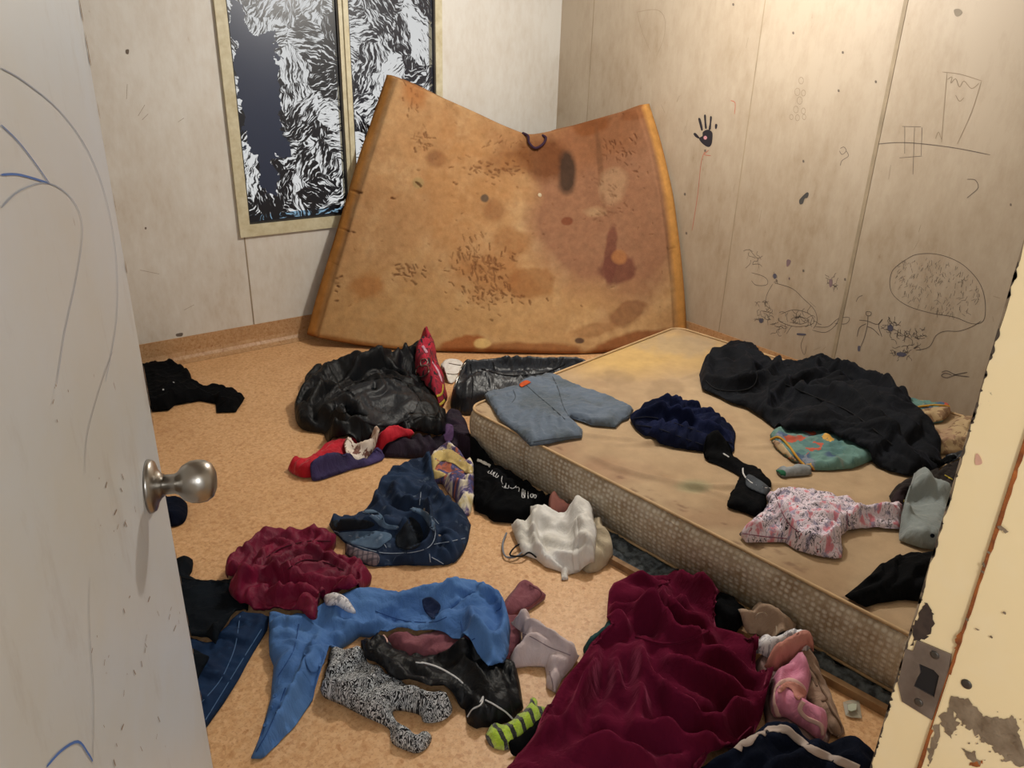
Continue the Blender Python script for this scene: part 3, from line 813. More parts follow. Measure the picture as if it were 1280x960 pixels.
    bm_(715, 690, 70, 52, -.2, (148, 94, 50), .55, .25, .3, 10)
    bm_(590, 670, 110, 70, .2, (166, 104, 52), .5, .7, .5, 11)
    bm_(968, 600, 22, 90, .05, (118, 70, 54), .8, .25, .4, 12)
    bm_(985, 640, 55, 52, 0, (118, 70, 54), .8, .25, .45, 13)
    bm_(995, 610, 22, 20, 0, (176, 118, 70), .8, .4, .3, 14)
    bm_(1020, 790, 60, 34, -.3, (140, 94, 60), .7, .25, .4, 15)
    bm_(920, 840, 80, 20, -.2, (150, 100, 60), .5, .4, .5, 25)
    bm_(830, 497, 18, 12, 0, (128, 70, 44), .8, .3, .3, 16)
    bm_(870, 874, 16, 10, 0, (84, 60, 48), .9, .3, .3, 17)
    bm_(500, 885, 70, 30, -.25, (160, 88, 40), .8, .25, .4, 18)
    bm_(700, 905, 170, 26, 0, (140, 76, 32), .7, .4, .4, 19)
    bm_(1060, 880, 160, 34, -.2, (140, 76, 34), .8, .3, .3, 20)
    bm_(320, 500, 120, 60, -.9, (176, 132, 86), .5, 1, .4, 21)
    bm_(900, 195, 60, 30, -.3, (140, 82, 40), .7, .4, .4, 22)
    bm_(1060, 150, 70, 18, -.3, (140, 84, 46), .6, .4, .4, 23)
    bm_(345, 90, 40, 50, 0, (176, 106, 50), .6, .7, .5, 26)
    bm_(360, 375, 20, 20, 0, (168, 146, 96), .7, .3, .3, 27)
    bm_(570, 424, 12, 12, 0, (70, 66, 60), .8, .4, .3, 28)
    bm_(935, 320, 10, 130, -.1, (120, 82, 54), .6, .5, .4, 29)
    bm_(565, 882, 24, 14, 0, (226, 190, 120), .9, .3, .4, 30)
    bm_(925, 470, 40, 20, 0, (190, 156, 112), .6, .6, .8, 31)
    bm_(975, 390, 30, 50, 0, (186, 150, 110), .6, .7, .9, 32)
    bm_(200, 700, 50, 40, 0, (172, 110, 56), .6, .7, .7, 33)
    cols = blend(cols, np.clip(pf/.007, 0, 1), (112, 66, 36), .62)
    # weld front, rim and back into one closed skin
    NB = 30
    wq = (np.abs(uu-.5)*2)**4
    tgt = np.where((uu > .5)[..., None], np.array([1, .08, 0.]), np.array([-.12, 1, 0.]))
    DD = -N*(1-wq[..., None])+tgt*wq[..., None]; DD /= np.linalg.norm(DD, axis=2, keepdims=True)
    BK = G+DD*TH
    V = list(GF.reshape(-1, 3)); C = list(cols); Fc = []
    idx = lambda j, i: j*NU+i
    for j in range(NV-1):
        for i in range(NU-1): Fc.append((idx(j, i), idx(j, i+1), idx(j+1, i+1), idx(j+1, i)))
    rim = [(0, i) for i in range(NU)]+[(j, NU-1) for j in range(1, NV)]+[(NV-1, i) for i in range(NU-2, -1, -1)]+[(j, 0) for j in range(NV-2, 0, -1)]
    rings = []
    steps = [.3, .6, .82, 1.0]
    prev = [idx(*q) for q in rim]
    cen = G.mean((0, 1))
    for sidx, s in enumerate(steps):
        cur = []
        for (j, i) in rim:
            f0 = GF[j, i]; b0 = BK[j, i]
            out_u = du[j, i]*(1 if i == NU-1 else -1 if i == 0 else 0); out_v = dv[j, i]*(1 if j == NV-1 else -1 if j == 0 else 0)
            o_ = out_u/(np.linalg.norm(out_u)+1e-9)*(np.linalg.norm(out_u) > 0)+out_v/(np.linalg.norm(out_v)+1e-9)*(np.linalg.norm(out_v) > 0)
            bulge = (.010 if s < .95 else -.004)+.004*math.sin(i*.05+j*.043)*(s < .95)
            p = f0*(1-s)+b0*s+o_*bulge
            p[2] = max(p[2], .004)
            cur.append(len(V)); V.append(p)
            if j == 0: c = L3((150, 86, 40))*(.75+.5*vnoise(i*.06, s*3, 5))
            elif i == 0: c = L3((196, 136, 66))*(.8+.35*vnoise(j*.1, s*5, 6))
            elif i == NU-1: c = L3((214, 156, 82))*(.85+.2*vnoise(j*.1, s*5, 7))
            else: c = L3((170, 110, 56))
            C.append(c)
        n = len(rim)
        for q in range(n): Fc.append((prev[q], cur[q], cur[(q+1) % n], prev[(q+1) % n]))
        prev = cur
    # back skin (coarse fan strip by rows)
    bb = len(V)
    ji = list(range(0, NV, 10))
    if ji[-1] != NV-1: ji.append(NV-1)
    ii = list(range(0, NU, 10))
    if ii[-1] != NU-1: ii.append(NU-1)
    for j in ji:
        for i in ii:
            p = BK[j, i].copy(); p[2] = max(p[2], .004); V.append(p); C.append(L3((180, 124, 64)))
    for a in range(len(ji)-1):
        for c in range(len(ii)-1):
            w = len(ii); Fc.append((bb+a*w+c, bb+(a+1)*w+c, bb+(a+1)*w+c+1, bb+a*w+c+1))
    o = mesh_obj('foam_slab', V, Fc, stained('stained_yellow_foam', .9, .2, 26, .22, .5, 130), None)
    V = np.array(V)
    V[:, 0] = np.minimum(V[:, 0], X1-.008-.0*V[:, 0]); V[:, 1] = np.minimum(V[:, 1], Y1-.008)
    o.data.vertices.foreach_set('co', V.ravel()); o.data.update()
    set_col(o, np.array(C)*np.array([.80, .80, .88]))
    o.parent = root; o.matrix_parent_inverse = Matrix.Translation(root.location).inverted()
    tag(root, 'bare yellow foam mattress, stained and gouged, standing folded in the corner', 'foam mattress')
    # pale fleck stuck on the face
    j, i = np.unravel_index(np.argmin((px-745)**2+(py-415)**2), px.shape)
    c0 = GF[j, i]; n0 = N[j, i]
    q = Vector((0, 0, 1)).rotation_difference(Vector(n0)).to_matrix().to_4x4()
    f = lathe('pale_fleck', [(.013, 0), (.012, .002), (.0005, .003)], plain('pale_fleck', (214, 196, 164), .8), None, Matrix.Translation(c0) @ q, 7)
    f.parent = root; f.matrix_parent_inverse = Matrix.Translation(root.location).inverted()
    return root, GF, N, PX, PY, ct
FOAM, FGF, FN, FPXs, FPYs, FTOP = build_foam()
# purple loop hooked over the foam's top edge
def foam_pt(x, y, lift):
    j, i = np.unravel_index(np.argmin((FPXs-x)**2+(FPYs-y)**2), FPXs.shape); return FGF[j, i]+FN[j, i]*lift
lp = [foam_pt(659, 172, .022), foam_pt(660, 180, .02), foam_pt(667, 187, .02), foam_pt(676, 182, .02), foam_pt(680, 174, .022)]
lp = [lp[0]+np.array([.0, .05, .012])]+lp+[lp[-1]+np.array([.0, .05, .012])]
tag(tube('cord_loop', catmull(lp, 8), .0075, fabric('dark_purple_cord', (58, 34, 56)), None, 10), 'dark purple cord loop hooked over the dip in the foam top edge', 'cord')

# ------------------------------------------------------------------ the bed base and mattress
MT = .215; MB = .016
mL, mFar, mNear = np.array([1.60, 2.37]), np.array([3.12, 2.60]), np.array([1.80, .36])
mX0 = lambda y: 1.60+(2.37-y)/(2.37-.36)*.2
BASEV = []
def build_bed():
    # base: timber frame with torn dark quilted cloth
    b = empty('bed_base', (2.4, 1.2, 0))
    wood = plain('raw_base_timber', (168, 134, 96), .8, c2=(120, 88, 58), nscale=18, bump=.2)
    def fx(o): o.parent = b; o.matrix_parent_inverse = Matrix.Translation(b.location).inverted(); return o
    a1 = un(775, 706, 2, .02)[:2]; a2 = un(1128, 900, 2, .02)[:2]
    d = (a2-a1)/np.linalg.norm(a2-a1); n = np.array([-d[1], d[0]])
    if n[0] < 0: n = -n
    a0 = a1-d*.25; a3 = a2+d*.12
    def rail(p, q, w, h, nm='rail', z0=0.):
        dd = (q-p)/np.linalg.norm(q-p); nn = np.array([-dd[1], dd[0]])
        if nn@n < 0: nn = -nn
        V = []
        for z in (z0, z0+h):
            for s in (p, q, q+nn*w, p+nn*w): V.append((s[0], s[1], z))
        F_ = [(0, 3, 2, 1), (4, 5, 6, 7), (0, 1, 5, 4), (1, 2, 6, 5), (2, 3, 7, 6), (3, 0, 4, 7)]
        return fx(mesh_obj(nm, V, F_, wood, None, False))
    rail(a0, a3, .020, .024)
    rail(a0+n*1.35, a3+n*1.35, .022, .013)
    for k in np.linspace(.05, .95, 5):
        p = a0+(a3-a0)*k; rail(p+n*.03, p+n*.03+d*.04, 1.3, .012, 'slat')
    # lumpy dark cloth between rail and mattress
    NXg, NYg = 40, 150
    V = []; C = []; Fc = []
    for j in range(NYg):
        for i in range(NXg):
            s = j/(NYg-1); w = .024+.26*i/(NXg-1)
            p = a0+(a3-a0)*s+n*w
            e = min(i/3, 1)
            z = .006+.034*e*float(fbm(p[0]*26, p[1]*26, 2))**1.3+.010*float(fbm(p[0]*80, p[1]*80, 3))
            if p[0] > mX0(p[1])-.012: z = min(z, .012)
            V.append((p[0], p[1], z)); 
    for j in range(NYg-1):
        for i in range(NXg-1): k = j*NXg+i; Fc.append((k, k+1, k+NXg+1, k+NXg))
    o = mesh_obj('torn_cover', V, Fc, fabric('dark_torn_quilting', (96, 104, 108), (48, 52, 56), .8, big=40, weave=.9, wscale=160, contrast=(.4, .6)), None, True, [(v[0], v[1]) for v in V])
    bm = bmesh.new(); bm.from_mesh(o.data); bmesh.ops.recalc_face_normals(bm, faces=bm.faces)
    if sum(f.normal.z for f in bm.faces) < 0: bmesh.ops.reverse_faces(bm, faces=bm.faces)
    bm.to_mesh(o.data); bm.free(); fx(o)
    BASEV.extend(V)
    for s in np.linspace(0, 1, 260): 
        q = a0+(a3-a0)*s
        for w in (0, .01, .02): BASEV.append((q[0]+n[0]*w, q[1]+n[1]*w, .026))
    tag(b, 'low broken timber bed base with torn dark cover under the plastic-sided mattress', 'bed base')
    # mattress
    m = empty('mattress', (2.4, 1.4, 0))
    def fm(o): o.parent = m; o.matrix_parent_inverse = Matrix.Translation(m.location).inverted(); return o
    ex = mFar-mL; ey = mNear-mL; Wd, Ln = np.linalg.norm(ex), np.linalg.norm(ey); ex = ex/Wd; ey = ey/Ln
    R = .07
    def outline(inset=0., n=7):
        P = []
        for (cx, cy, a0_) in ((R, R, math.pi), (Wd-R, R, 1.5*math.pi), (Wd-R, Ln-R, 0), (R, Ln-R, .5*math.pi)):
            for k in range(n):
                a = a0_+.5*math.pi*k/(n-1); r = R-inset
                P.append((cx+r*math.cos(a), cy+r*math.sin(a)))
        # densify straight runs
        out = []
        for i in range(len(P)):
            p, q = np.array(P[i]), np.array(P[(i+1) % len(P)]); L = np.linalg.norm(q-p); k = max(1, int(L/.03))
            for t in range(k): out.append(p+(q-p)*t/k)
        return out
    w2 = lambda p, z: (mL[0]+ex[0]*p[0]+ey[0]*p[1], mL[1]+ex[1]*p[0]+ey[1]*p[1], z)
    # top: dense grid with wrinkles
    nx, ny = 190, 240
    X, Y = np.meshgrid(np.linspace(0, Wd, nx), np.linspace(0, Ln, ny))
    # round the corners
    def rc(X, Y):
        X = X.copy(); Y = Y.copy()
        for (sx, sy) in ((0, 0), (1, 0), (1, 1), (0, 1)):
            cx = R if sx == 0 else Wd-R; cy = R if sy == 0 else Ln-R
            ax = (X-cx)*(1 if sx else -1); ay = (Y-cy)*(1 if sy else -1)
            mk = (ax > 0) & (ay > 0); mx = np.maximum(ax, ay); l = np.hypot(ax, ay)+1e-9; f = np.where(mk, mx/l, 1)
            X = np.where(mk, cx+(X-cx)*f, X); Y = np.where(mk, cy+(Y-cy)*f, Y)
        return X, Y
    X, Y = rc(X, Y)
    d_e = np.minimum(np.minimum(X, Wd-X), np.minimum(Y, Ln-Y))
    Zt = MT-.006+.012*(1-np.exp(-d_e/.05))+(fbm(X*3, Y*3, 8)-.5)*.016*np.clip(d_e/.1, 0, 1)
    # long slack wrinkles running down the bed
    for (cx, cy, a, L, h) in ((.45, .75, .55, .5, .010), (.3, 1.1, .9, .5, .008), (.8, 1.1, .6, .6, .007), (.62, .5, .2, .35, .006), (.25, .6, 1.2, .35, .007), (1.0, 1.5, .8, .5, .006), (.5, 1.5, 1.1, .5, .008), (1.1, .45, .3, .4, .005), (.14, .9, 1.4, .6, .008), (.4, 1.75, .3, .4, .009)):
        c, s = math.cos(a), math.sin(a); u = (X-cx)*c+(Y-cy)*s; v = -(X-cx)*s+(Y-cy)*c+.03*np.sin(u*9)
        Zt += h*np.exp(-(v/.013)**2)*np.exp(-(u/(L*.5))**4)-h*.6*np.exp(-((v-.022)/.016)**2)*np.exp(-(u/(L*.5))**4)
    P3 = np.stack([mL[0]+ex[0]*X+ey[0]*Y, mL[1]+ex[1]*X+ey[1]*Y, Zt], -1)
    d = P3-CAM; z = d@cF; PX = (640+FPX*(d@cR)/z).ravel(); PY = (480-FPX*(d@cU)/z).ravel()
    x, y = X.ravel(), Y.ravel()
    cols = np.tile(L3((182, 156, 124)), (len(x), 1))
    cols = blend(cols, (fbm(x*3, y*3, 4)-.42)*3, (166, 138, 106), .6)
    cols = blend(cols, (fbm(x*9, y*9, 5)-.55)*5, (150, 120, 92), .35)
    def pb(cx, cy, rx, ry, c, k, soft=.5, nz=.4, seed=0, nf=.02):
        nonlocal cols
        cols = blend(cols, blobmask(PX, PY, cx, cy, rx, ry, 0, soft, nz, seed, nf), c, k)
    pb(800, 440, 90, 26, (206, 170, 104), .7, .9, .4, 1)       # lighter, yellower far end
    pb(850, 432, 40, 12, (150, 140, 130), .4, .6, .8, 9, .06)
    pb(770, 470, 26, 10, (136, 112, 84), .35, .4, .8, 2, .06)
    pb(830, 490, 24, 14, (134, 110, 84), .35, .4, .9, 3, .06)
    pb(690, 560, 40, 22, (150, 106, 84), .4, .8, .4, 4)
    pb(868, 608, 22, 9, (136, 140, 108), .6, .6, .3, 5)
    pb(900, 650, 60, 14, (140, 104, 78), .4, .6, .5, 6)
    pb(760, 590, 50, 18, (150, 112, 88), .45, .7, .5, 7)
    pb(1000, 720, 60, 18, (150, 120, 90), .5, .8, .4, 8)
    # dotted mould marks along the seam
    rim_d = np.minimum(x, 9); cols = blend(cols, ((fbm(x*60, y*25, 6)-.62)*8)*(rim_d < .07), (110, 78, 62), .6)
    Fc = []
    for j in range(ny-1):
        for i in range(nx-1): k = j*nx+i; Fc.append((k, k+nx, k+nx+1, k+1))
    top = mesh_obj('mattress_top', P3.reshape(-1, 3), Fc, stained('stained_beige_ticking', .8, .3, 14, .15, .3, 220))
    set_col(top, cols); fm(top)
    # side band: bulging wall, plastic-faced damask
    prof = [(0.004, MT-.005), (-.005, MT-.010), (-.013, MT-.022), (-.019, MT-.040), (-.022, MT-.065), (-.021, MT-.09), (-.016, MT-.12), (-.008, MB+.03), (.002, MB+.008), (.02, MB)]
    base = outline()
    V = []; uv = []; Fc = []; s = 0; prev = None; cc = np.array([Wd/2, Ln/2])
    n = len(base)
    for k in range(n+1):
        p = np.array(base[k % n]); q = np.array(base[(k+1) % n]); pr_ = np.array(base[k-1])
        t = q-pr_ if k < n else np.array(base[1])-np.array(base[n-1]); t = t/np.linalg.norm(t); nn = np.array([t[1], -t[0]])
        if prev is not None: s += np.linalg.norm(p-prev)
        prev = p; v_ = 0; pp = None
        for (i_, zz) in prof:
            wob = .004*math.sin(s*7)+.006*(float(vnoise(s*5, 1.5))-.5)
            a = p-nn*(i_+wob*(MB+.01 < zz < MT-.01)); V.append(w2(a, zz)); 
            if pp is not None: v_ += math.hypot(i_-pp[0], zz-pp[1])
            pp = (i_, zz); uv.append((s, v_))
    m_ = len(prof)
    for k in range(n):
        for j in range(m_-1): a = k*m_+j; Fc.append((a, a+1, a+m_+1, a+m_))
    t = NT('quilted_plastic_side'); bs = t.bsdf(Roughness=.3); bs.inputs['Specular IOR Level'].default_value = .5
    uvn = t.coord('UV'); 
    ua = t.coord('UV', scale=(52, 60, 1)); vo = t.n('TexVoronoi'); vo.inputs['Scale'].default_value = 1; vo.inputs['Randomness'].default_value = .35; t.l(ua, vo.inputs[0])
    vf = t.ramp(vo.outputs['Distance'], [(.18, W1), (.5, K0)])
    nz = t.noise(uvn, 11, 6, .65); nzf = t.ramp(nz.outputs[0], [(.38, K0), (.66, W1)])
    c = t.mix(nzf, lin((190, 176, 154)), lin((150, 128, 100)))
    c = t.mix(t.math('MULTIPLY', vf, .7), c, lin((224, 218, 204)))
    wv = t.n('TexWave'); wv.inputs['Scale'].default_value = 60; wv.inputs['Distortion'].default_value = 3; t.l(uvn, wv.inputs[0])
    t.l(c, bs.inputs['Base Color'])
    t.bump(t.math('ADD', vf, t.math('MULTIPLY', wv.outputs[1], .3)), bs, .45, .004)
    sd = mesh_obj('side_band', V, Fc, t.m, None, True, uv); fm(sd)
    sd['label'] = 'shiny quilted plastic side of the mattress'
    # underside
    bp = [w2(p, MB+.001) for p in outline(.012)]
    und = mesh_obj('underside', bp, [tuple(range(len(bp)))[::-1]], plain('mattress_underside', (120, 100, 78), .9), None, False); fm(und)
    pipe = plain('beige_piping', (196, 164, 122), .7)
    Vt, Ft = tube_geo([w2(p, MT-.001) for p in outline(-.002)], .0055, 8, closed=True)
    fm(mesh_obj('piping', Vt, Ft, pipe))
    Vt, Ft = tube_geo([w2(p, MB+.006) for p in outline(.0)], .005, 8, closed=True)
    fm(mesh_obj('piping', Vt, Ft, pipe))
    tag(m, 'stained beige double mattress with shiny quilted sides lying on the floor under scattered clothes', 'mattress')
    return P3
MTOP = build_bed()

# ------------------------------------------------------------------ height maps: clothes come to rest on whatever lies below them
HX, HY, HR = -1.0, -.5, .01
NXH, NYH = 480, 480
HF = np.zeros((NXH, NYH)); HM = np.zeros((NXH, NYH))
def scatter(Hm, P):
    i = ((P[:, 0]-HX)/HR).astype(int); j = ((P[:, 1]-HY)/HR).astype(int)
    ok = (i >= 1) & (j >= 1) & (i < NXH-1) & (j < NYH-1)
    np.maximum.at(Hm, (i[ok], j[ok]), P[ok, 2])
def dilate(Hn):
    o = Hn.copy()
    for a in (-1, 0, 1):
        for b in (-1, 0, 1): o = np.maximum(o, np.roll(np.roll(Hn, a, 0), b, 1))
    return o
t_ = np.zeros_like(HM); scatter(t_, MTOP.reshape(-1, 3)); HM = np.maximum(HM, dilate(t_))
t_ = np.zeros_like(HM); scatter(t_, np.array(BASEV)); HF = np.maximum(HF, dilate(t_))
def sample(Hm, P):
    x = (P[:, 0]-HX)/HR-.5; y = (P[:, 1]-HY)/HR-.5
    i = np.clip(x.astype(int), 0, NXH-2); j = np.clip(y.astype(int), 0, NYH-2); fx = np.clip(x-i, 0, 1); fy = np.clip(y-j, 0, 1)
    return (Hm[i, j]*(1-fx)+Hm[i+1, j]*fx)*(1-fy)+(Hm[i, j+1]*(1-fx)+Hm[i+1, j+1]*fx)*fy

def seg_dist(P, Q, closed=True):
    """distance of points P (n,2) to polyline Q (m,2)"""
    A = Q; B = np.roll(Q, -1, 0)
    if not closed: A, B = A[:-1], B[:-1]
    best = np.full(len(P), 9.)
    for a, b in zip(A, B):
        ab = b-a; t = np.clip(((P-a)@ab)/(ab@ab+1e-12), 0, 1)
        best = np.minimum(best, np.hypot(*(P-a-t[:, None]*ab).T))
    return best
def in_poly(P, Q):
    c = np.zeros(len(P), bool); j = len(Q)-1
    for i in range(len(Q)):
        a, b = Q[i], Q[j]
        cr = ((a[1] > P[:, 1]) != (b[1] > P[:, 1])) & (P[:, 0] < (b[0]-a[0])*(P[:, 1]-a[1])/(b[1]-a[1]+1e-15)+a[0])
        c ^= cr; j = i
    return c

CL = []     # every cloth: (object, BVH)
def cloth(name, label, cat, px, m, H=.05, level='floor', grow=.12, res=.008, ridges=(), thick=.003, edge=.03, fold=.6, fscale=9., fdir=None,
          iters=80, kb=.22, smooth=True, seed=None, lump=.5, zfar=.5, group=None, prot=False, gap=.004, rawfold=0.0, saw=.45, sfreq=None, stand=0., sharp=False, crease=.005):
    """a garment: outline read on the photo, laid on what is beneath, its cloth longer than its outline so that it buckles into folds"""
    global HF, HM
    seed = seed if seed is not None else len(CL)+1
    rng = np.random.RandomState(seed)
    base = 0. if level == 'floor' else MT
    q = np.array(px, float)
    if smooth: q = np.array(catmull(px, 5, True))
    ymin, ymax = q[:, 1].min(), q[:, 1].max()
    W = []; BZ = []
    for (x, y) in q:
        t = (ymax-y)/(ymax-ymin+1e-9)
        zr = H*(.10+(zfar-.10)*t); p = un(x, y, 2, base+zr); bz = zr*.95*max(0, min(1, (t-.15)/.3))
        if level == 'floor' and not prot and p[1] < 2.37:
            # leaning up against the mattress side
            lim = mX0(p[1])-.031
            if p[0] > lim:
                d = ray(x, y); d = d/np.linalg.norm(d)
                k_ = (1.60-.031+2.37*.2/2.01)/(d[0]+.2/2.01*d[1])
                p = CAM+d*k_; bz = max(bz, min(max(p[2], 0), .15))
                if p[2] < 0: p = un(x, y, 2, 0)
        W.append(p[:2]); BZ.append(bz)
    W = np.array(W); BZ = np.array(BZ)
    # resample the outline
    Wc = np.vstack([W, W[:1]]); s = np.r_[0, np.cumsum(np.linalg.norm(np.diff(Wc, axis=0), axis=1))]
    nb = max(12, int(s[-1]/(res*.9)))
    tt = np.linspace(0, s[-1], nb, endpoint=False)
    B = np.stack([np.interp(tt, s, Wc[:, 0]), np.interp(tt, s, Wc[:, 1])], 1)
    bz = np.interp(tt, s, np.r_[BZ, BZ[:1]])
    area = .5*np.sum(B[:, 0]*np.roll(B[:, 1], -1)-np.roll(B[:, 0], -1)*B[:, 1])
    if area < 0: B = B[::-1].copy(); bz = bz[::-1].copy()
    lo, hi = B.min(0), B.max(0)
    gx = np.arange(lo[0], hi[0], res); gy = np.arange(lo[1], hi[1], res*.866)
    G = np.array([(x+(res*.5 if k % 2 else 0), y) for k, y in enumerate(gy) for x in gx])
    G = G+rng.uniform(-.12, .12, G.shape)*res
    G = G[in_poly(G, B)]
    G = G[seg_dist(G, B) > res*.55]
    allp = np.vstack([B, G]); nbv = len(B)
    r = delaunay_2d_cdt([Vector(p) for p in allp], [(i, (i+1) % nbv) for i in range(nbv)], [], 1, 1e-7)
    V2 = np.array([tuple(v) for v in r[0]]); F = [tuple(f) for f in r[2] if len(f) == 3]
    F = np.array(F)
    e1 = V2[F[:, 1]]-V2[F[:, 0]]; e2 = V2[F[:, 2]]-V2[F[:, 0]]
    fl = (e1[:, 0]*e2[:, 1]-e1[:, 1]*e2[:, 0]) < 0; F[fl] = F[fl][:, [0, 2, 1]]
    db = seg_dist(V2, B)
    isb = db < 1e-5
    used = np.zeros(len(V2), bool); used[F.ravel()] = True
    # support surface
    Hm = HF if level == 'floor' else HM
    if level != 'floor': gap = max(gap, thick+.003)
    if level == 'both': Hm = np.maximum(HF, HM)
    Pz = np.c_[V2, np.zeros(len(V2))]
    sup = sample(Hm, Pz)+gap
    if level == 'floor': sup = np.maximum(sup, gap)
    if level == 'both':
        mk = (V2[:, 1] < 2.40) & (V2[:, 0] > mX0(V2[:, 1])-.10); sup = np.where(mk, np.maximum(sup, MT+gap), sup)
    leanz = np.zeros(len(V2))
    if bz.max() > 0:
        for a_, z_ in zip(B, bz):
            if z_ > 0: leanz = np.maximum(leanz, base+z_*np.exp(-(((V2-a_)**2).sum(1))/(.035**2)))
        sup = np.maximum(sup, np.where(leanz > base+.004, leanz, 0))
    dome = .55*(1-np.exp(-(db/(edge*.8))**1.5))+.45*np.clip(db/max(db.max(), 1e-3), 0, 1)**.8
    x, y = V2[:, 0], V2[:, 1]
    lumpn = fbm(x*7, y*7, seed, 3)
    shape = sup+H*dome*((1-lump)*.7+lump*1.9*np.clip(lumpn-.2, 0, 1))
    post = np.zeros(len(V2))
    for (pl, h, w) in ridges:
        Q = np.array([un(a, b, 2, base+H*.55)[:2] for a, b in (catmull(pl, 5) if len(pl) > 2 else pl)])
        dq = seg_dist(V2, Q, False)
        near = np.argmin(((V2[:, None, :]-Q[None])**2).sum(2), axis=1)/max(len(Q)-1, 1)
        h = h*np.clip(np.sin(np.pi*np.clip(near*.92+.04, 0, 1)), 0, 1)**.6*(.7+.6*vnoise(x*12, y*12, seed+77))
        rd_ = h*1.25*((np.exp(-(dq/w)**1.5) if sharp else np.exp(-(dq/w)**2))-.6*np.exp(-((dq-2.1*w)/w)**2))*np.clip(db/.012, 0, 1)
        shape = shape+rd_; post = post+.22*rd_
    # creases
    if fold > 0:
        wx = x+.05*(fbm(x*5, y*5, seed+5)-.5)*2; wy = y+.05*(fbm(x*5, y*5, seed+9)-.5)*2
        if fdir is not None:
            c_, s_ = math.cos(fdir), math.sin(fdir); u, v = wx*c_+wy*s_, (-wx*s_+wy*c_)
            n_ = vnoise(u*fscale*.35, v*fscale, seed+2)*.7+vnoise(u*fscale*.8, v*fscale*2.1, seed+3)*.3
        else: n_ = vnoise(wx*fscale, wy*fscale, seed+2)*.65+vnoise(wx*fscale*2.1, wy*fscale*2.1, seed+3)*.35
        rid = 1-np.abs(n_-.5)*4
        shape = shape+H*fold*.5*np.clip(rid, -.3, 1)*np.clip(db/.02, 0, 1)
    # overlapping pleats: a slow rise and a sharp drop, bent about by noise
    if saw > 0:
        sf = sfreq or max(fscale*1.7, 5/max(hi-lo)); ang = fdir if fdir is not None else rng.uniform(0, 3.14)
        c_, s_ = math.cos(ang), math.sin(ang); v = -x*s_+y*c_; u = x*c_+y*s_
        wn_ = (fbm(x*4.5, y*4.5, seed+31, 2)-.5)*2
        for (amp, mul, sd) in ((1., 1., 0), (.55, 2.1, 7)):
            ph = v*sf*mul+wn_*(2.2 if fdir is None else 1.2)*mul+(fbm(x*9, y*9, seed+40+sd, 2)-.5)*1.2
            fr = ph-np.floor(ph); pr_ = np.clip(fr/.16, 0, 1); pr_ = pr_*pr_*(3-2*pr_)*(1-fr)**.7
            am = np.clip(fbm(x*6+sd, y*6, seed+50+sd, 2)*2.4-.75, 0, 1)
            pd_ = min(H, .07)*saw*amp*pr_*am*np.clip(db/.012, 0.15, 1)
            shape = shape+pd_; post = post+.28*pd_
    shape = np.maximum(shape, sup)
    X = np.c_[V2, shape]
    # topology
    E = np.vstack([F[:, [0, 1]], F[:, [1, 2]], F[:, [2, 0]]]); Es = np.sort(E, 1)
    opp = np.r_[F[:, 2], F[:, 0], F[:, 1]]
    key = Es[:, 0].astype(np.int64)*len(V2)+Es[:, 1]; od = np.argsort(key, kind='stable'); ks = key[od]
    first = np.r_[True, ks[1:] != ks[:-1]]
    EU = Es[od][first]
    same = np.where(~first)[0]
    BP = np.stack([opp[od][same-1], opp[od][same]], 1)
    flat = np.linalg.norm(V2[EU[:, 0]]-V2[EU[:, 1]], axis=1)
    L0 = flat*(1+grow*(.55+.9*fbm(V2[EU[:, 0], 0]*6, V2[EU[:, 0], 1]*6, seed+20, 2)))
    L0 = np.maximum(L0, np.linalg.norm(X[EU[:, 0]]-X[EU[:, 1]], axis=1)*.98)
    BL = np.linalg.norm(X[BP[:, 0]]-X[BP[:, 1]], axis=1)*(1+grow*.55)
    a = np.r_[EU[:, 0], BP[:, 0]]; b = np.r_[EU[:, 1], BP[:, 1]]; L = np.r_[L0, BL]
    kst = np.r_[np.full(len(EU), 1.), np.full(len(BP), kb)]
    wsum = np.bincount(a, kst, len(V2))+np.bincount(b, kst, len(V2))+1e-9
    X[:, 2] += rng.randn(len(V2))*.0006
    vel = np.zeros_like(X); X0_ = X.copy(); n = len(V2)
    ripple = (.018*np.clip(vnoise(x*26, y*26, seed+60)-.35, 0, 1)*min(1, H/.05))[isb]
    supf = sup+(shape-sup)*.9       # crumpled cloth below carries the top layer
    for it in range(iters):
        k_g = 1 if it < iters*.75 else .3
        vel *= .88; vel[:, 2] -= .00010*k_g
        Xp = X+vel
        for sub in range(2):
            d = Xp[b]-Xp[a]; l = np.sqrt((d*d).sum(1))+1e-12
            c = (kst*(l-L)/l*.5)[:, None]*d*1.6
            for k in range(3):
                Xp[:, k] += (np.bincount(a, c[:, k], n)-np.bincount(b, c[:, k], n))/wsum*1.0
            lowp = Xp[:, 2] < supf; Xp[lowp, 2] = supf[lowp]
            hi_ = sup+H*1.9+.02; hp = Xp[:, 2] > hi_; Xp[hp, 2] = hi_[hp]
            Xp[isb, :2] = Xp[isb, :2]*.4+V2[isb]*.6
            zc = sup[isb]+.004+ripple; Xp[isb, 2] = np.minimum(Xp[isb, 2], zc)
        vel = (Xp-X); sp = np.linalg.norm(vel, axis=1); mx = .004; f = np.where(sp > mx, mx/(sp+1e-9), 1); vel *= f[:, None]
        X = X+vel
    # light smoothing of the mesh noise
    deg = np.bincount(EU.ravel(), minlength=n)+1e-9
    for _ in range(2):
        A = np.stack([np.bincount(EU[:, 0], X[EU[:, 1], k], n)+np.bincount(EU[:, 1], X[EU[:, 0], k], n) for k in range(3)], 1)/deg[:, None]
        X = np.where(isb[:, None], X, X*.6+A*.4)
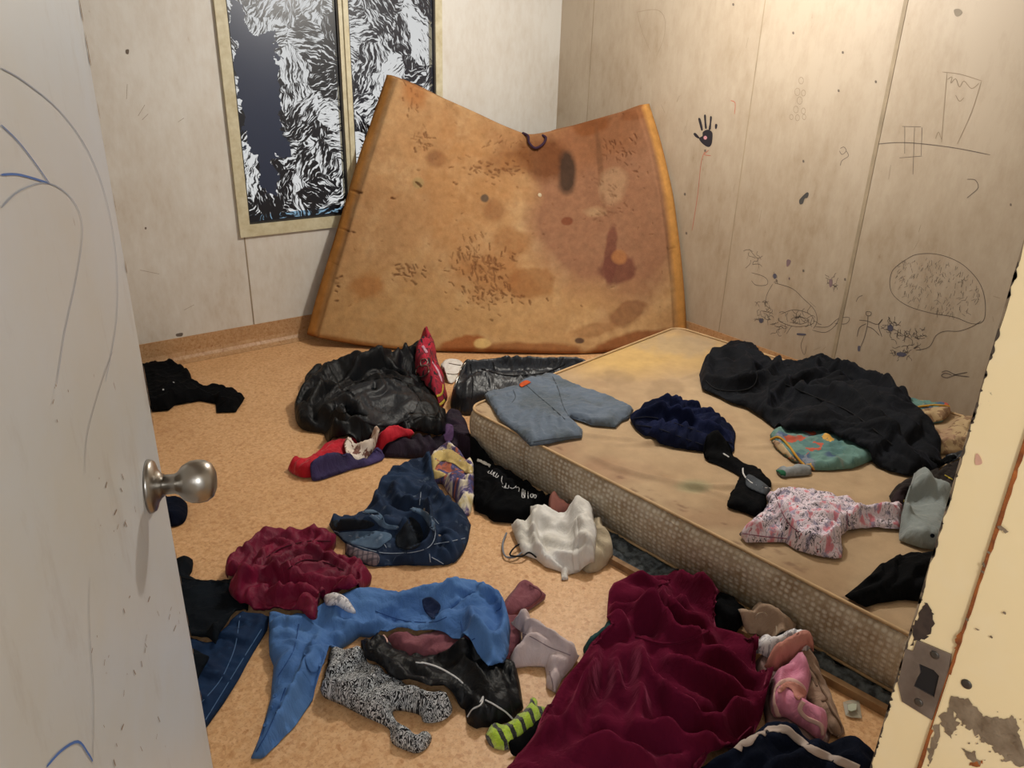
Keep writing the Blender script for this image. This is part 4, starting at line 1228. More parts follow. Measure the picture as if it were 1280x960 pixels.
    cr_ = np.abs(fbm(x*24+3*fbm(x*9, y*9, seed+3), y*24, seed+71, 2)-.5)
    post = post+crease*min(1, H/.04)*np.clip(.16-cr_, 0, .16)/.16*np.clip(db/.01, 0, 1)
    X[:, 2] += post
    if bz.max() > .008:
        # cloth hangs down behind its raised rim
        ring = np.where(isb)[0]
        order = [int(np.argmin(((V2-q_)**2).sum(1))) for q_ in B]
        order = [o_ for i_, o_ in enumerate(order) if o_ != order[i_-1] and used[o_]]
        k0 = n; drop = X[order].copy(); cen_ = V2.mean(0)
        dv_ = cen_-drop[:, :2]; dv_ /= np.linalg.norm(dv_, axis=1)[:, None]+1e-9
        drop[:, :2] += dv_*.004; drop[:, 2] = np.minimum(drop[:, 2], np.maximum(sample(Hm, drop), 0 if level == 'floor' else MT)+gap+(0 if level == 'floor' else .006))
        X = np.vstack([X, drop]); nb_ = len(order)
        Fs = [(order[i], k0+i, k0+(i+1) % nb_) for i in range(nb_)]+[(order[i], k0+(i+1) % nb_, order[(i+1) % nb_]) for i in range(nb_)]
        Fs = [f for f in Fs if len(set(f)) == 3]
        F = np.vstack([F, np.array(Fs)]); n = len(X); used = np.r_[used, np.ones(nb_, bool)]
        V2 = np.vstack([V2, drop[:, :2]]); isb = np.r_[isb, np.zeros(nb_, bool)]; x, y, db = np.r_[x, drop[:, 0]], np.r_[y, drop[:, 1]], np.r_[db, np.zeros(nb_)]
    if rawfold:
        X[:, 2] += rawfold*(fbm(x*40, y*40, seed)-.5)*np.clip(db/.01, 0, 1)
    # resolve against what lies below
    hh = sample(Hm, X)+gap*.8
    if level != 'both' or True: X[:, 2] = np.maximum(X[:, 2], hh)
    if level == 'floor':
        lim = mX0(X[:, 1])-.030
        mk = (X[:, 1] < 2.39) & (X[:, 0] > lim)
        if not prot: X[mk, 0] = lim[mk]
        X[:, 2] = np.maximum(X[:, 2], .0045)
    X[:, 0] = np.minimum(X[:, 0], X1-.02)
    remap = -np.ones(n, int); remap[used] = np.arange(used.sum())
    Xo = X[used]; Fo = remap[F]
    uv = (V2*(1+grow))[used]
    o = mesh_obj(name, Xo, Fo, m, None, True, uv)
    md = o.modifiers.new('thickness', 'SOLIDIFY'); md.thickness = thick; md.offset = -1; md.use_rim = True
    tag(o, label, cat, group)
    add = np.zeros_like(HF); C3 = np.vstack([X[used], (X[EU[:, 0]]+X[EU[:, 1]])/2, X[F].mean(1)])
    scatter(add, C3)
    add = dilate(add)
    if level == 'floor': HF = np.maximum(HF, add)
    else: HM = np.maximum(HM, np.where(HM > 0, add, add))
    if level == 'both': HF = np.maximum(HF, np.where(HM < MT-.02, add, 0))
    bv = BVHTree.FromPolygons([tuple(v) for v in Xo], [tuple(int(i) for i in f) for f in Fo])
    o['_i'] = 0; del o['_i']
    CL.append((o, bv))
    return o, bv

def on(bv, x, y):
    d = Vector(ray(x, y)).normalized(); h = bv.ray_cast(Vector(CAM), d)
    if h[0] is None: return None
    n = h[1]
    if n.z < 0: n = -n
    return np.array(h[0]), np.array(n)
def runs(bv, px, dens):
    P = catmull(px, dens) if len(px) > 2 else [np.array(px[0])+(np.array(px[1])-np.array(px[0]))*t for t in np.linspace(0, 1, dens*2)]
    out = [[]]; last = None
    for p in P:
        h = on(bv, p[0], p[1])
        if h is None or (out[-1] and np.linalg.norm(h[0]-out[-1][-1][0]) > .05):
            if out[-1]: out.append([])
            if h is None: continue
        out[-1].append(h)
    return [r for r in out if len(r) > 2]
def seam(tgt, name, lines, r, m, lift=.4, label=None, dens=8, sides=6):
    """cord, piping or stitching sewn on a garment"""
    o, bv = tgt; c = None
    for ln in lines:
        for r_ in runs(bv, ln, dens):
            P = np.array([p+n*r*lift for p, n in r_])
            if len(P) > 4: P[1:-1] = (P[:-2]+P[1:-1]*2+P[2:])/4
            V, Fc = tube_geo(list(P), r, sides)
            c = mesh_obj(name, V, Fc, m, o)
            if label: c['label'] = label
    return c
def band(tgt, name, lines, w, m, lift=.0025, label=None, dens=8):
    """strip of other cloth lying on a garment"""
    o, bv = tgt; c = None
    for ln in lines:
        for r_ in runs(bv, ln, dens):
            V = []; Fc = []; n = len(r_); b0 = 0
            P = np.array([p for p, _ in r_]); 
            for i in range(n):
                t = P[min(i+1, n-1)]-P[max(i-1, 0)]; t /= np.linalg.norm(t)+1e-9
                s = np.cross(r_[i][1], t); s /= np.linalg.norm(s)+1e-9
                for k in (-1, -.5, 0, .5, 1):
                    q = P[i]+s*k*w/2; h = bv.find_nearest(Vector(q))
                    if h[0] is not None:
                        nn = np.array(h[1]); nn = nn if nn[2] > 0 else -nn; q = np.array(h[0])+nn*lift*(1-.3*abs(k))
                    V.append(q)
            for i in range(n-1):
                for k in range(4): a = b0+i*5+k; Fc.append((a, a+1, a+6, a+5))
            c = mesh_obj(name, V, Fc, m, o)
            md = c.modifiers.new('thickness', 'SOLIDIFY'); md.thickness = .0015; md.offset = 1
            if label: c['label'] = label
    return c
def patch(tgt, name, polys, m, lift=.003, label=None):
    """sewn-on panel or the visible lining: a piece that follows the garment"""
    o, bv = tgt; c = None
    for poly in polys:
        V = []; Fc = []; uv = []
        q = np.array(catmull(poly, 5, True)); lo, hi = q.min(0), q.max(0); st = 2.2
        G = np.array([(x, y) for x in np.arange(lo[0], hi[0], st) for y in np.arange(lo[1], hi[1], st)])
        if len(G): G = G[in_poly(G, q)]; G = G[seg_dist(G, q) > 1.0] if len(G) else G
        allp = np.vstack([q, G]) if len(G) else q
        r = delaunay_2d_cdt([Vector(p) for p in allp], [(i, (i+1) % len(q)) for i in range(len(q))], [], 1, 1e-6)
        hit = [on(bv, v[0], v[1]) for v in r[0]]
        mp = {}
        for i, h in enumerate(hit):
            if h is not None: mp[i] = len(V); V.append(h[0]+h[1]*lift); uv.append((h[0][0], h[0][1]))
        for f in r[2]:
            if all(i in mp for i in f):
                P = [V[mp[i]] for i in f]
                if max(np.linalg.norm(P[i]-P[i-1]) for i in range(len(P))) < .075: Fc.append(tuple(mp[i] for i in f))
        if not Fc: continue
        c = mesh_obj(name, V, Fc, m, o, True, uv)
        bm = bmesh.new(); bm.from_mesh(c.data); bmesh.ops.recalc_face_normals(bm, faces=bm.faces)
        if sum(f.normal.z for f in bm.faces) < 0: bmesh.ops.reverse_faces(bm, faces=bm.faces)
        bmesh.ops.delete(bm, geom=[v for v in bm.verts if not v.link_faces], context='VERTS'); bm.to_mesh(c.data); bm.free()
        md = c.modifiers.new('thickness', 'SOLIDIFY'); md.thickness = .0012; md.offset = 0
        if label: c['label'] = label
    return c
def buttons(tgt, pts, r, m, name='button'):
    o, bv = tgt
    for (x, y) in pts:
        h = on(bv, x, y)
        if h is None: continue
        q = Vector((0, 0, 1)).rotation_difference(Vector(h[1])).to_matrix().to_4x4()
        lathe(name, [(r, 0), (r, r*.35), (r*.75, r*.5), (r*.6, r*.35), (.0003, r*.3)], m, o, Matrix.Translation(h[0]) @ q, 16)

# ------------------------------------------------------------------ cloth colours
fb = fabric
G_black = fb('black_cotton', (11, 12, 15), (7, 8, 10), .9, .0, spec=.08)
G_black2 = fb('washed_black_jersey', (19, 22, 29), (12, 14, 19), .8, .12, spec=.15, sheen_tint=(120, 130, 160))
G_jacket = fb('black_rain_jacket_shell', (12, 15, 21), (8, 10, 13), .5, .0, .12, spec=.25)
G_jacketlin = fb('black_jacket_lining', (32, 36, 43), (24, 27, 33), .5, .02, .12, spec=.4)
G_leather = fb('black_leatherette', (26, 31, 40), (18, 22, 30), .4, 0, .2, wscale=220, spec=.5)
G_navy = fb('navy_cotton', (17, 25, 58), (10, 16, 38), .85, .08, spec=.1, sheen_tint=(80, 100, 170))
G_navy2 = fb('dark_navy_knit', (12, 21, 42), (8, 14, 28), .85, .0, spec=.1)
G_darkteal = fb('dark_charcoal_fleece', (17, 24, 32), (12, 17, 23), .9, .0, spec=.1)
G_blue = fb('blue_work_shirt', (82, 124, 182), (66, 106, 166), .8, .02, .2)
G_bluein = fb('navy_label_cloth', (34, 50, 90))
G_burg = fb('burgundy_satin_shirt', (122, 8, 52), (94, 5, 40), .6, .03, .2, spec=.3)
G_wine = fb('wine_velvet', (94, 20, 46), (80, 15, 38), .95, .6, .35, wscale=200, spec=.05, sheen_tint=(190, 90, 120))
G_rose = fb('dusty_rose_jersey', (136, 82, 92), (116, 66, 76), .85, .15)
G_lilac = fb('pale_lilac_jersey', (206, 190, 192), (186, 168, 168), .85, .15)
G_beige = fb('beige_jersey', (178, 154, 134), (152, 128, 108), .85, .15)
G_taupe = fb('taupe_strap_cloth', (168, 142, 124), (140, 114, 98), .85, .1)
G_white = fb('off_white_cotton', (226, 224, 222), (204, 200, 192), .85, .1)
G_stone = fb('stone_cotton', (184, 170, 146), (166, 150, 124), .85, .1)
G_pink = fb('pink_satin', (220, 142, 172), (196, 116, 146), .55, .2, .15)
G_palepk = fb('pale_pink_trim', (226, 190, 182), (206, 164, 156), .8)
G_salmon = fb('salmon_jersey', (196, 136, 124), (170, 110, 100), .8)
G_grey = fb('blue_grey_cotton', (94, 106, 122), (82, 92, 102), .85, .15, contrast=(.45, .6))
G_greyp = fb('pale_grey_fleece', (138, 146, 146), (120, 128, 128), .9, .3)
G_red = fb('red_jersey', (190, 18, 42), (150, 10, 30), .7, .2)
G_purple = fb('dark_purple_cloth', (38, 20, 42), (22, 13, 28), .75, .03)
G_violet = fb('violet_blue_cloth', (62, 52, 98), (44, 38, 72), .8)
G_teal = fb('dark_teal_cloth', (36, 78, 78), (26, 58, 60), .8)
G_yell = fb('mustard_cloth', (206, 184, 122), (170, 146, 90), .7, .2)
G_brown = fb('dark_brown_jersey', (38, 28, 26), (24, 18, 17), .85, .02)
whitecord = fb('white_piping', (226, 226, 228)); goldcord = fb('gold_piping', (214, 160, 60)); yellowcord = fb('yellow_strap', (206, 182, 70))
steelm = M['steel']; darkcord = fb('black_cord', (24, 24, 28))

def denim(name, c, c2, faded):
    t = NT(name); b = t.bsdf(Roughness=.85); b.inputs['Specular IOR Level'].default_value = .2
    u = t.coord('UV'); n = t.noise(u, 9, 6, .6); n2 = t.noise(u, 34, 5, .6)
    f = t.ramp(n.outputs[0], [(.35, K0), (.65, W1)])
    c_ = t.mix(f, lin(c), lin(c2))
    f2 = t.math('MULTIPLY', t.ramp(n2.outputs[0], [(.55, K0), (.72, W1)]), t.ramp(n.outputs[0], [(.5, K0), (.62, W1)]))
    c_ = t.mix(t.math('MULTIPLY', f2, .65), c_, lin(faded)); t.l(c_, b.inputs['Base Color'])
    w = t.n('TexWave'); w.inputs['Scale'].default_value = 220; w.bands_direction = 'DIAGONAL'; t.l(u, w.inputs[0])
    t.bump(w.outputs[1], b, .3, .001); return t.m
G_denim = denim('mid_blue_denim', (38, 56, 84), (24, 36, 58), (126, 144, 164))
G_denim2 = denim('dark_blue_denim', (22, 50, 86), (16, 36, 66), (36, 70, 108))

def squiggle():
    t = NT('black_white_squiggle_knit'); b = t.bsdf(Roughness=.9); u = t.coord('UV')
    n = t.noise(u, 60, 2, .5, 1.4)
    a = t.math('ABSOLUTE', t.math('SUBTRACT', t.math('FRACT', t.math('MULTIPLY', n.outputs[0], 7.0)), .5))
    f = t.ramp(a, [(.26, K0), (.32, W1)])
    t.l(t.mix(f, lin((24, 26, 32)), lin((204, 208, 212))), b.inputs['Base Color'])
    t.bump(t.noise(u, 160, 3).outputs[0], b, .8, .003); return t.m
def stripes():
    t = NT('lime_black_striped_chenille'); b = t.bsdf(Roughness=.95); b.inputs['Sheen Weight'].default_value = .5
    o = t.coord('Object', rot=(0, 0, SOCK_ROT)); s = t.n('SeparateXYZ'); t.l(o, s.inputs[0])
    n = t.noise(o, 60, 3)
    x = t.math('ADD', s.outputs[0], t.math('MULTIPLY', n.outputs[0], .008))
    f = t.ramp(t.math('FRACT', t.math('ADD', t.math('MULTIPLY', x, 34), .1)), [(.30, K0), (.34, W1), (.96, W1), (1.0, K0)])
    c = t.mix(f, lin((24, 28, 24)), t.ramp(n.outputs[0], [(.3, lin((158, 198, 30))), (.7, lin((206, 236, 66)))]))
    t.l(c, b.inputs['Base Color']); t.bump(t.noise(o, 240, 4).outputs[0], b, 1.0, .006); return t.m
def floral():
    t = NT('floral_print_cotton'); b = t.bsdf(Roughness=.75); u = t.coord('UV')
    n = t.noise(u, 26, 4, .6, .3); n2 = t.noise(u, 40, 5, .7, .5); n3 = t.noise(u, 60, 3, .6, 1)
    c = t.mix(t.ramp(n.outputs[0], [(.56, K0), (.62, W1)]), lin((222, 208, 220)), lin((206, 128, 142)))
    c = t.mix(t.ramp(n2.outputs[0], [(.62, K0), (.65, W1)]), c, lin((186, 74, 84)))
    c = t.mix(t.math('MULTIPLY', t.ramp(n2.outputs[0], [(.40, W1), (.46, K0)]), .9), c, lin((142, 136, 164)))
    a = t.math('ABSOLUTE', t.math('SUBTRACT', n3.outputs[0], .5))
    c = t.mix(t.math('MULTIPLY', t.ramp(a, [(.022, W1), (.034, K0)]), t.ramp(n.outputs[0], [(.46, W1), (.54, K0)])), c, lin((42, 40, 52)))
    t.l(c, b.inputs['Base Color']); t.bump(t.noise(u, 200, 2).outputs[0], b, .15, .001); return t.m
def kids():
    t = NT('childrens_patchwork_print'); b = t.bsdf(Roughness=.8); u = t.coord('UV')
    v = t.n('TexVoronoi', distance='CHEBYCHEV'); v.inputs['Scale'].default_value = 24; v.inputs['Randomness'].default_value = .6; t.l(u, v.inputs[0])
    s = t.n('SeparateColor'); t.l(v.outputs['Color'], s.inputs[0])
    pc = t.ramp(s.outputs[0], [(0, lin((78, 116, 116))), (.3, lin((96, 130, 124))), (.5, lin((70, 92, 120))), (.64, lin((176, 78, 56))), (.76, lin((214, 164, 78))), (.88, lin((116, 122, 138)))], 'CONSTANT')
    n = t.noise(u, 5, 2); c = t.mix(t.ramp(n.outputs[0], [(.46, K0), (.5, W1)]), lin((94, 130, 124)), pc)
    n2 = t.noise(u, 50, 3, .6, 1); c = t.mix(t.math('MULTIPLY', t.ramp(n2.outputs[0], [(.6, K0), (.63, W1)]), .7), c, lin((74, 112, 108)))
    t.l(c, b.inputs['Base Color']); return t.m
def spotty(name, c, c2, c3, sc=30):
    t = NT(name); b = t.bsdf(Roughness=.85); u = t.coord('UV')
    n = t.noise(u, sc, 3, .6, .6); n2 = t.noise(u, 8, 3)
    k = t.mix(t.ramp(n.outputs[0], [(.52, K0), (.56, W1)]), lin(c), lin(c2)); k = t.mix(t.math('MULTIPLY', t.ramp(n2.outputs[0], [(.5, K0), (.6, W1)]), .6), k, lin(c3))
    t.l(k, b.inputs['Base Color']); return t.m
def plaid(name, c, c2):
    t = NT(name); b = t.bsdf(Roughness=.85); u = t.coord('UV', rot=(0, 0, .6)); s = t.n('SeparateXYZ'); t.l(u, s.inputs[0])
    k = lin(c)
    for ax in (0, 1):
        f = t.ramp(t.math('FRACT', t.math('MULTIPLY', s.outputs[ax], 60)), [(.6, K0), (.62, W1)], 'CONSTANT'); k = t.mix(t.math('MULTIPLY', f, .6), k, lin(c2))
    t.l(k, b.inputs['Base Color']); return t.m
def multi():
    t = NT('mixed_colour_print'); b = t.bsdf(Roughness=.8); u = t.coord('UV'); n = t.noise(u, 12, 4, .6, 1)
    t.l(t.ramp(n.outputs[0], [(.3, lin((210, 190, 130))), (.42, lin((224, 214, 190))), (.5, lin((94, 78, 130))), (.56, lin((46, 58, 96))), (.62, lin((178, 96, 70))), (.7, lin((60, 50, 50)))]), b.inputs['Base Color']); return t.m
p0 = un(615, 915, 2, 0); p1 = un(690, 880, 2, 0); SOCK_ROT = -math.atan2(p1[1]-p0[1], p1[0]-p0[0])
G_bw = squiggle(); G_lime = stripes(); G_floral = floral(); G_kids = kids()
G_leo = spotty('beige_animal_print', (176, 152, 116), (132, 104, 78), (150, 116, 96)); G_print = spotty('pale_print_cloth', (220, 208, 196), (110, 70, 60), (188, 160, 140), 40)
G_plaid = plaid('grey_plaid_lining', (120, 106, 112), (46, 42, 56)); G_multi = multi()
G_lace = spotty('white_lace', (236, 234, 238), (170, 168, 178), (214, 212, 218), 90)

# ------------------------------------------------------------------ clothes on the floor, lowest first
a = cloth('black_blouse', 'crumpled black top lying alone near the skirting at the far left, past the door', 'top',
    [(150, 450), (179, 451), (217, 452), (238, 467), (241, 479), (260, 484), (282, 486), (306, 497), (295, 515), (271, 516), (270, 504), (249, 500), (219, 506), (211, 513), (187, 515), (150, 512)], G_black, .05, smooth=False, edge=.03, fold=.9, fdir=.3)
buttons(a, [(204, 487), (217, 478)], .004, whitecord, 'stud')
seam(a, 'seam', [[(241, 480), (262, 492), (290, 498)], [(200, 470), (222, 476), (236, 486)]], .0015, darkcord)
cloth('dark_sock', 'small dark bundled sock showing behind the door knob', 'sock', [(200, 627), (218, 626), (233, 628), (233, 648), (219, 658), (200, 655)], G_navy2, .045, edge=.02, thick=.002)
a = cloth('dark_jeans', 'dark blue denim jeans sticking out from behind the door, under the black fleece', 'jeans',
    cE([(20, 500), (110, 470), (190, 500), (270, 420), (310, 385), (410, 390), (405, 430), (355, 515), (300, 620), (235, 720), (165, 822), (100, 850), (20, 830)]), G_denim2, .035, smooth=False, fdir=-1.0, fold=.5)
seam(a, 'stitching', [cE([(300, 390), (285, 490), (262, 560), (220, 640), (150, 720)]), cE([(380, 440), (330, 520), (250, 650), (170, 780)])], .0013, fb('pale_blue_thread', (88, 122, 166)))
a = cloth('black_fleece', 'flat charcoal black fleece trousers lying across the dark jeans beside the door edge', 'trousers',
    cE([(20, 180), (65, 178), (95, 170), (123, 178), (118, 210), (100, 240), (150, 256), (230, 258), (292, 264), (335, 330), (330, 380), (300, 392), (280, 430), (235, 500), (215, 540), (180, 505), (110, 500), (20, 505)]), G_darkteal, .035, smooth=False, fold=.35, grow=.06)
seam(a, 'hem_seam', [cE([(80, 244), (150, 258), (230, 262), (288, 268)]), cE([(120, 498), (165, 504), (200, 520)])], .0015, darkcord)
cloth('navy_scrap', 'small piece of charcoal cloth under the edge of the dark jeans by the door', 'cloth', cE([(60, 545), (130, 545), (165, 570), (192, 590), (160, 650), (140, 680), (60, 690)]), G_darkteal, .02)

# black and white leggings, rose and lilac tops, black track top, blue shirt, burgundy shirt
a = cloth('patterned_leggings', 'black and white squiggle-patterned leggings trailing out from under the blue shirt', 'leggings',
    cG([(80, 520), (95, 460), (115, 378), (180, 395), (250, 410), (300, 480), (420, 520), (470, 560), (560, 585), (612, 596), (622, 640), (575, 672), (510, 676), (490, 640), (400, 622), (372, 640), (405, 690), (470, 735), (505, 715), (538, 735), (520, 785), (478, 812), (430, 800), (370, 765), (355, 700), (255, 655), (150, 595), (72, 555)]), G_bw, .06, grow=.15, edge=.022, fold=.5, fdir=-.7)
band(a, 'white_drawstring', [cG([(400, 622), (425, 650), (455, 668), (480, 680)])], .012, G_white)
a = cloth('rose_jersey', 'dusty rose top bundled under the blue shirt, one corner pointing out behind it', 'top',
    cG([(330, 335), (400, 310), (480, 320), (600, 300), (760, 200), (815, 215), (860, 150), (900, 105), (930, 88), (1020, 145), (960, 190), (870, 228), (840, 240), (930, 248), (915, 300), (915, 370), (870, 412), (700, 450), (520, 435), (420, 405), (370, 365)]), G_rose, .05, smooth=False, edge=.025, grow=.14, fold=.7, fdir=.1)
seam(a, 'hem_seam', [cG([(950, 104), (1000, 140), (960, 185), (900, 212)])], .0013, fb('rose_thread', (110, 64, 74)))
a = cloth('lilac_jersey', 'pale lilac top twisted between the blue shirt and the wine blanket', 'top',
    cG([(870, 290), (925, 272), (945, 245), (965, 290), (1040, 350), (1110, 375), (1160, 402), (1130, 450), (1085, 500), (1060, 560), (1020, 535), (1022, 480), (1015, 445), (940, 440), (860, 450), (870, 410), (920, 370), (915, 320)]), G_lilac, .06, smooth=False, edge=.02, grow=.18, fold=.9, fdir=-.9)
seam(a, 'hem_seam', [cG([(890, 300), (950, 320), (1040, 370), (1120, 400)]), cG([(1035, 470), (1045, 510), (1050, 550)])], .0015, fb('lilac_thread', (160, 140, 146)))
a = cloth('track_jacket', 'black track top with thin white piping, partly under the blue shirt', 'track top',
    cG([(240, 390), (285, 325), (330, 320), (380, 375), (450, 410), (560, 425), (700, 400), (800, 400), (860, 440), (895, 458), (908, 520), (925, 620), (905, 640), (880, 672), (800, 700), (720, 712), (690, 690), (680, 625), (620, 612), (500, 590), (400, 562), (325, 530), (258, 480)]), G_jacket, .055, smooth=False, edge=.03, fold=.5)
seam(a, 'white_piping', [cG([(470, 432), (540, 445), (610, 478), (650, 505), (668, 522)]), cG([(495, 432), (560, 450), (630, 488), (668, 520)]), cG([(690, 660), (710, 630), (745, 610), (755, 575), (742, 600)]), cG([(765, 590), (810, 615), (850, 640), (880, 672)])], .0022, whitecord, label='thin white piping')
seam(a, 'drawcord', [cG([(310, 305), (322, 300), (330, 315), (345, 330), (350, 348)])], .0025, G_palepk)
a = cloth('blue_shirt', 'mid blue button shirt with one long pointed tail, burgundy shirt lying on it', 'shirt',
    [(338, 768), (360, 775), (387, 773), (405, 762), (410, 757), (450, 745), (469, 743), (469, 736), (499, 741), (540, 741), (564, 733), (585, 731), (606, 740), (626, 746), (628, 756), (621, 764), (634, 780), (638, 798), (635, 831), (628, 848), (612, 854), (601, 838), (582, 826), (577, 816), (558, 804), (528, 796), (493, 793), (469, 792), (448, 789), (438, 797), (413, 813), (400, 857), (367, 907), (328, 948), (313, 948), (323, 923), (338, 873), (340, 853), (342, 833), (337, 820), (336, 800)],
    G_blue, .06, smooth=False, edge=.035, grow=.12, fold=.7, fscale=7,
    ridges=[(cG([(120, 210), (250, 190), (400, 180), (560, 170), (700, 160), (800, 170)]), .018, .03), (cG([(680, 250), (760, 220), (830, 250), (850, 330), (830, 430)]), .025, .018), (cG([(690, 300), (720, 380), (780, 440)]), .018, .015), (cE([(600, 480), (560, 600), (480, 740), (390, 870)]), .02, .014)])
patch(a, 'inner_label', [cG([(500, 165), (530, 155), (550, 165), (575, 190), (570, 220), (545, 250), (515, 225), (500, 190)])], G_bluein, label='navy patch of the collar lining')
seam(a, 'placket_seam', [cE([(470, 660), (440, 740), (400, 830), (360, 900)]), cE([(520, 420), (500, 520), (440, 620)]), cG([(300, 215), (420, 255), (540, 262), (600, 240)]), cG([(830, 160), (830, 200), (810, 215)]), cG([(660, 260), (680, 340), (720, 330)])], .0013, fb('blue_thread', (46, 84, 150)))
buttons(a, cE([(418, 735), (430, 690), (395, 800)]), .0055, G_blue)
patch(a, 'pocket', [cE([(540, 520), (600, 500), (610, 580), (560, 600)])], G_blue)
a2 = cloth('white_scrap', 'small white and grey lacy scrap between the blue shirt and the burgundy shirt', 'cloth', cE([(622, 385), (650, 388), (700, 405), (740, 435), (690, 440), (640, 432), (622, 410)]), G_lace, .02, edge=.01, level='floor', thick=.0015)
a = cloth('burgundy_shirt', 'burgundy shirt in a tightly crumpled heap beside the charcoal fleece trousers', 'shirt',
    cE([(245, 215), (265, 185), (300, 150), (370, 100), (440, 75), (510, 65), (580, 72), (655, 80), (650, 115), (610, 140), (625, 150), (700, 170), (760, 200), (795, 245), (760, 290), (745, 350), (690, 362), (630, 355), (625, 375), (600, 400), (592, 462), (560, 467), (520, 430), (440, 395), (350, 375), (290, 355), (262, 320), (275, 290), (300, 265), (255, 255)]),
    G_burg, .078, edge=.04, grow=.22, fold=.55, fscale=13, iters=130,
    ridges=[(cE([(260, 230), (330, 150), (450, 95), (600, 90)]), .02, .018), (cE([(270, 310), (400, 260), (560, 280), (740, 280)]), .02, .014), (cE([(400, 320), (520, 320), (640, 340)]), .018, .012), (cE([(480, 190), (560, 170), (640, 190), (700, 220)]), .02, .012)])
seam(a, 'gathered_seam', [cE([(400, 170), (470, 130), (560, 110), (640, 110)]), cE([(480, 215), (540, 180), (620, 190), (690, 220)]), cE([(590, 370), (575, 420), (560, 450)])], .0018, fb('burgundy_thread', (70, 6, 28)))
buttons(a, cE([(705, 330), (745, 228)]), .0045, G_burg)
# striped glove
a = cloth('striped_glove', 'lime green and black striped fluffy glove beside the wine blanket', 'glove',
    cG([(765, 730), (800, 702), (860, 690), (910, 650), (935, 620), (950, 600), (955, 580), (972, 578), (984, 596), (978, 618), (1000, 618), (1030, 630), (1020, 660), (1010, 685), (980, 720), (930, 748), (880, 780), (850, 800), (800, 790), (775, 765)]), G_lime, .055, edge=.02, grow=.05, fold=.3, res=.008)
cloth('black_scrap', 'strip of black cloth under the striped glove and the wine blanket', 'cloth', cG([(860, 800), (900, 775), (960, 735), (1010, 700), (1010, 760), (900, 830)]), G_black, .02, edge=.012)

# jacket group at the back
a = cloth('purple_trousers', 'dark purple trousers poking from under the black jacket towards the mattress corner', 'trousers',
    cA([(560, 600), (700, 585), (900, 560), (920, 450), (950, 432), (1010, 430), (1040, 470), (1055, 530), (1110, 600), (1180, 690), (1100, 690), (980, 625), (860, 620), (840, 652), (700, 645), (600, 640)]), G_purple, .06, smooth=False, edge=.03, fold=.7)
patch(a, 'buckle_tab', [cA([(918, 480), (965, 480), (962, 555), (922, 558)])], fb('purple_tab', (112, 80, 130)))
cloth('red_jersey', 'bright red top sticking out from under the black jacket onto the floor', 'top',
    cA([(85, 710), (120, 680), (200, 660), (300, 580), (400, 560), (560, 560), (640, 510), (760, 580), (700, 602), (580, 625), (400, 625), (380, 690), (250, 742), (160, 757)]), G_red, .055, edge=.025, grow=.18, fold=.8, fdir=.5)
cloth('printed_scarf', 'narrow pale printed scarf between the red top and the violet cloth', 'scarf', cA([(390, 620), (415, 592), (450, 615), (500, 618), (560, 595), (575, 622), (480, 668), (410, 695), (392, 660)]), G_print, .035, edge=.014, fold=.6)
cloth('violet_cloth', 'thin violet blue cloth lying along the front of the red top', 'cloth', cA([(208, 762), (250, 728), (330, 706), (400, 690), (480, 672), (560, 640), (600, 648), (520, 684), (440, 706), (350, 738), (240, 775)]), G_violet, .028, edge=.014)
a = cloth('black_jacket', 'large black rain jacket heaped in front of the foam slab', 'jacket',
    cA([(120, 370), (130, 345), (190, 290), (175, 250), (185, 200), (258, 150), (292, 178), (420, 150), (560, 128), (660, 85), (735, 60), (800, 48), (840, 70), (860, 120), (830, 200), (840, 300), (900, 390), (922, 440), (930, 500), (915, 588), (840, 592), (740, 568), (640, 512), (600, 556), (545, 590), (490, 600), (400, 592), (310, 570), (280, 520), (270, 500), (170, 480), (128, 440)]),
    G_jacket, .15, edge=.055, grow=.10, fold=.45, fscale=6, res=.010, lump=.25, stand=.3,
    ridges=[(cA([(200, 280), (330, 220), (500, 200), (640, 170), (780, 110)]), .05, .05), (cA([(150, 400), (220, 450), (340, 500), (420, 570), (540, 580)]), .035, .022), (cA([(230, 360), (330, 300), (470, 240), (620, 215), (720, 260)]), -.05, .018), (cA([(640, 500), (740, 440), (860, 420)]), .02, .02), (cA([(330, 400), (420, 420), (480, 480)]), -.03, .018)])
seam(a, 'jacket_seam', [cA([(320, 320), (420, 255), (560, 225), (660, 225), (740, 270), (800, 350)]), cA([(640, 510), (700, 470), (800, 430), (900, 440)]), cA([(460, 440), (480, 500), (470, 560)])], .002, darkcord)
patch(a, 'lining_panel', [cA([(340, 330), (450, 262), (600, 228), (680, 240), (750, 300), (780, 350), (740, 430), (640, 480), (520, 470), (430, 420), (350, 400)])], G_jacketlin, label='smoother inner lining panel')
buttons(a, [(478, 491)], .004, whitecord, 'snap')
# bright bag tucked at the jacket's end
bagm = spotty('red_tartan_bag_cloth', (168, 26, 52), (34, 24, 34), (120, 24, 46), 45)
a = cloth('patterned_bag', 'small red, black and yellow patterned bag at the right end of the black jacket', 'bag',
    cQ([(690, 20), (760, 15), (820, 90), (860, 180), (910, 290), (930, 400), (955, 500), (930, 560), (915, 600), (870, 630), (800, 600), (740, 560), (720, 480), (640, 380), (640, 260), (690, 150)]), bagm, .13, edge=.02, grow=.08, fold=.4, res=.009)
band(a, 'yellow_strap', [cQ([(645, 300), (655, 380), (730, 440), (800, 500), (850, 520), (900, 490), (910, 400)]), cQ([(870, 610), (900, 590), (925, 560)])], .012, yellowcord, label='yellow strap edging')
band(a, 'pale_strap', [cQ([(705, 20), (750, 90)]), cQ([(800, 180), (860, 270), (900, 380)])], .014, fb('pale_pink_strap', (228, 176, 196)), label='pale pink strap')
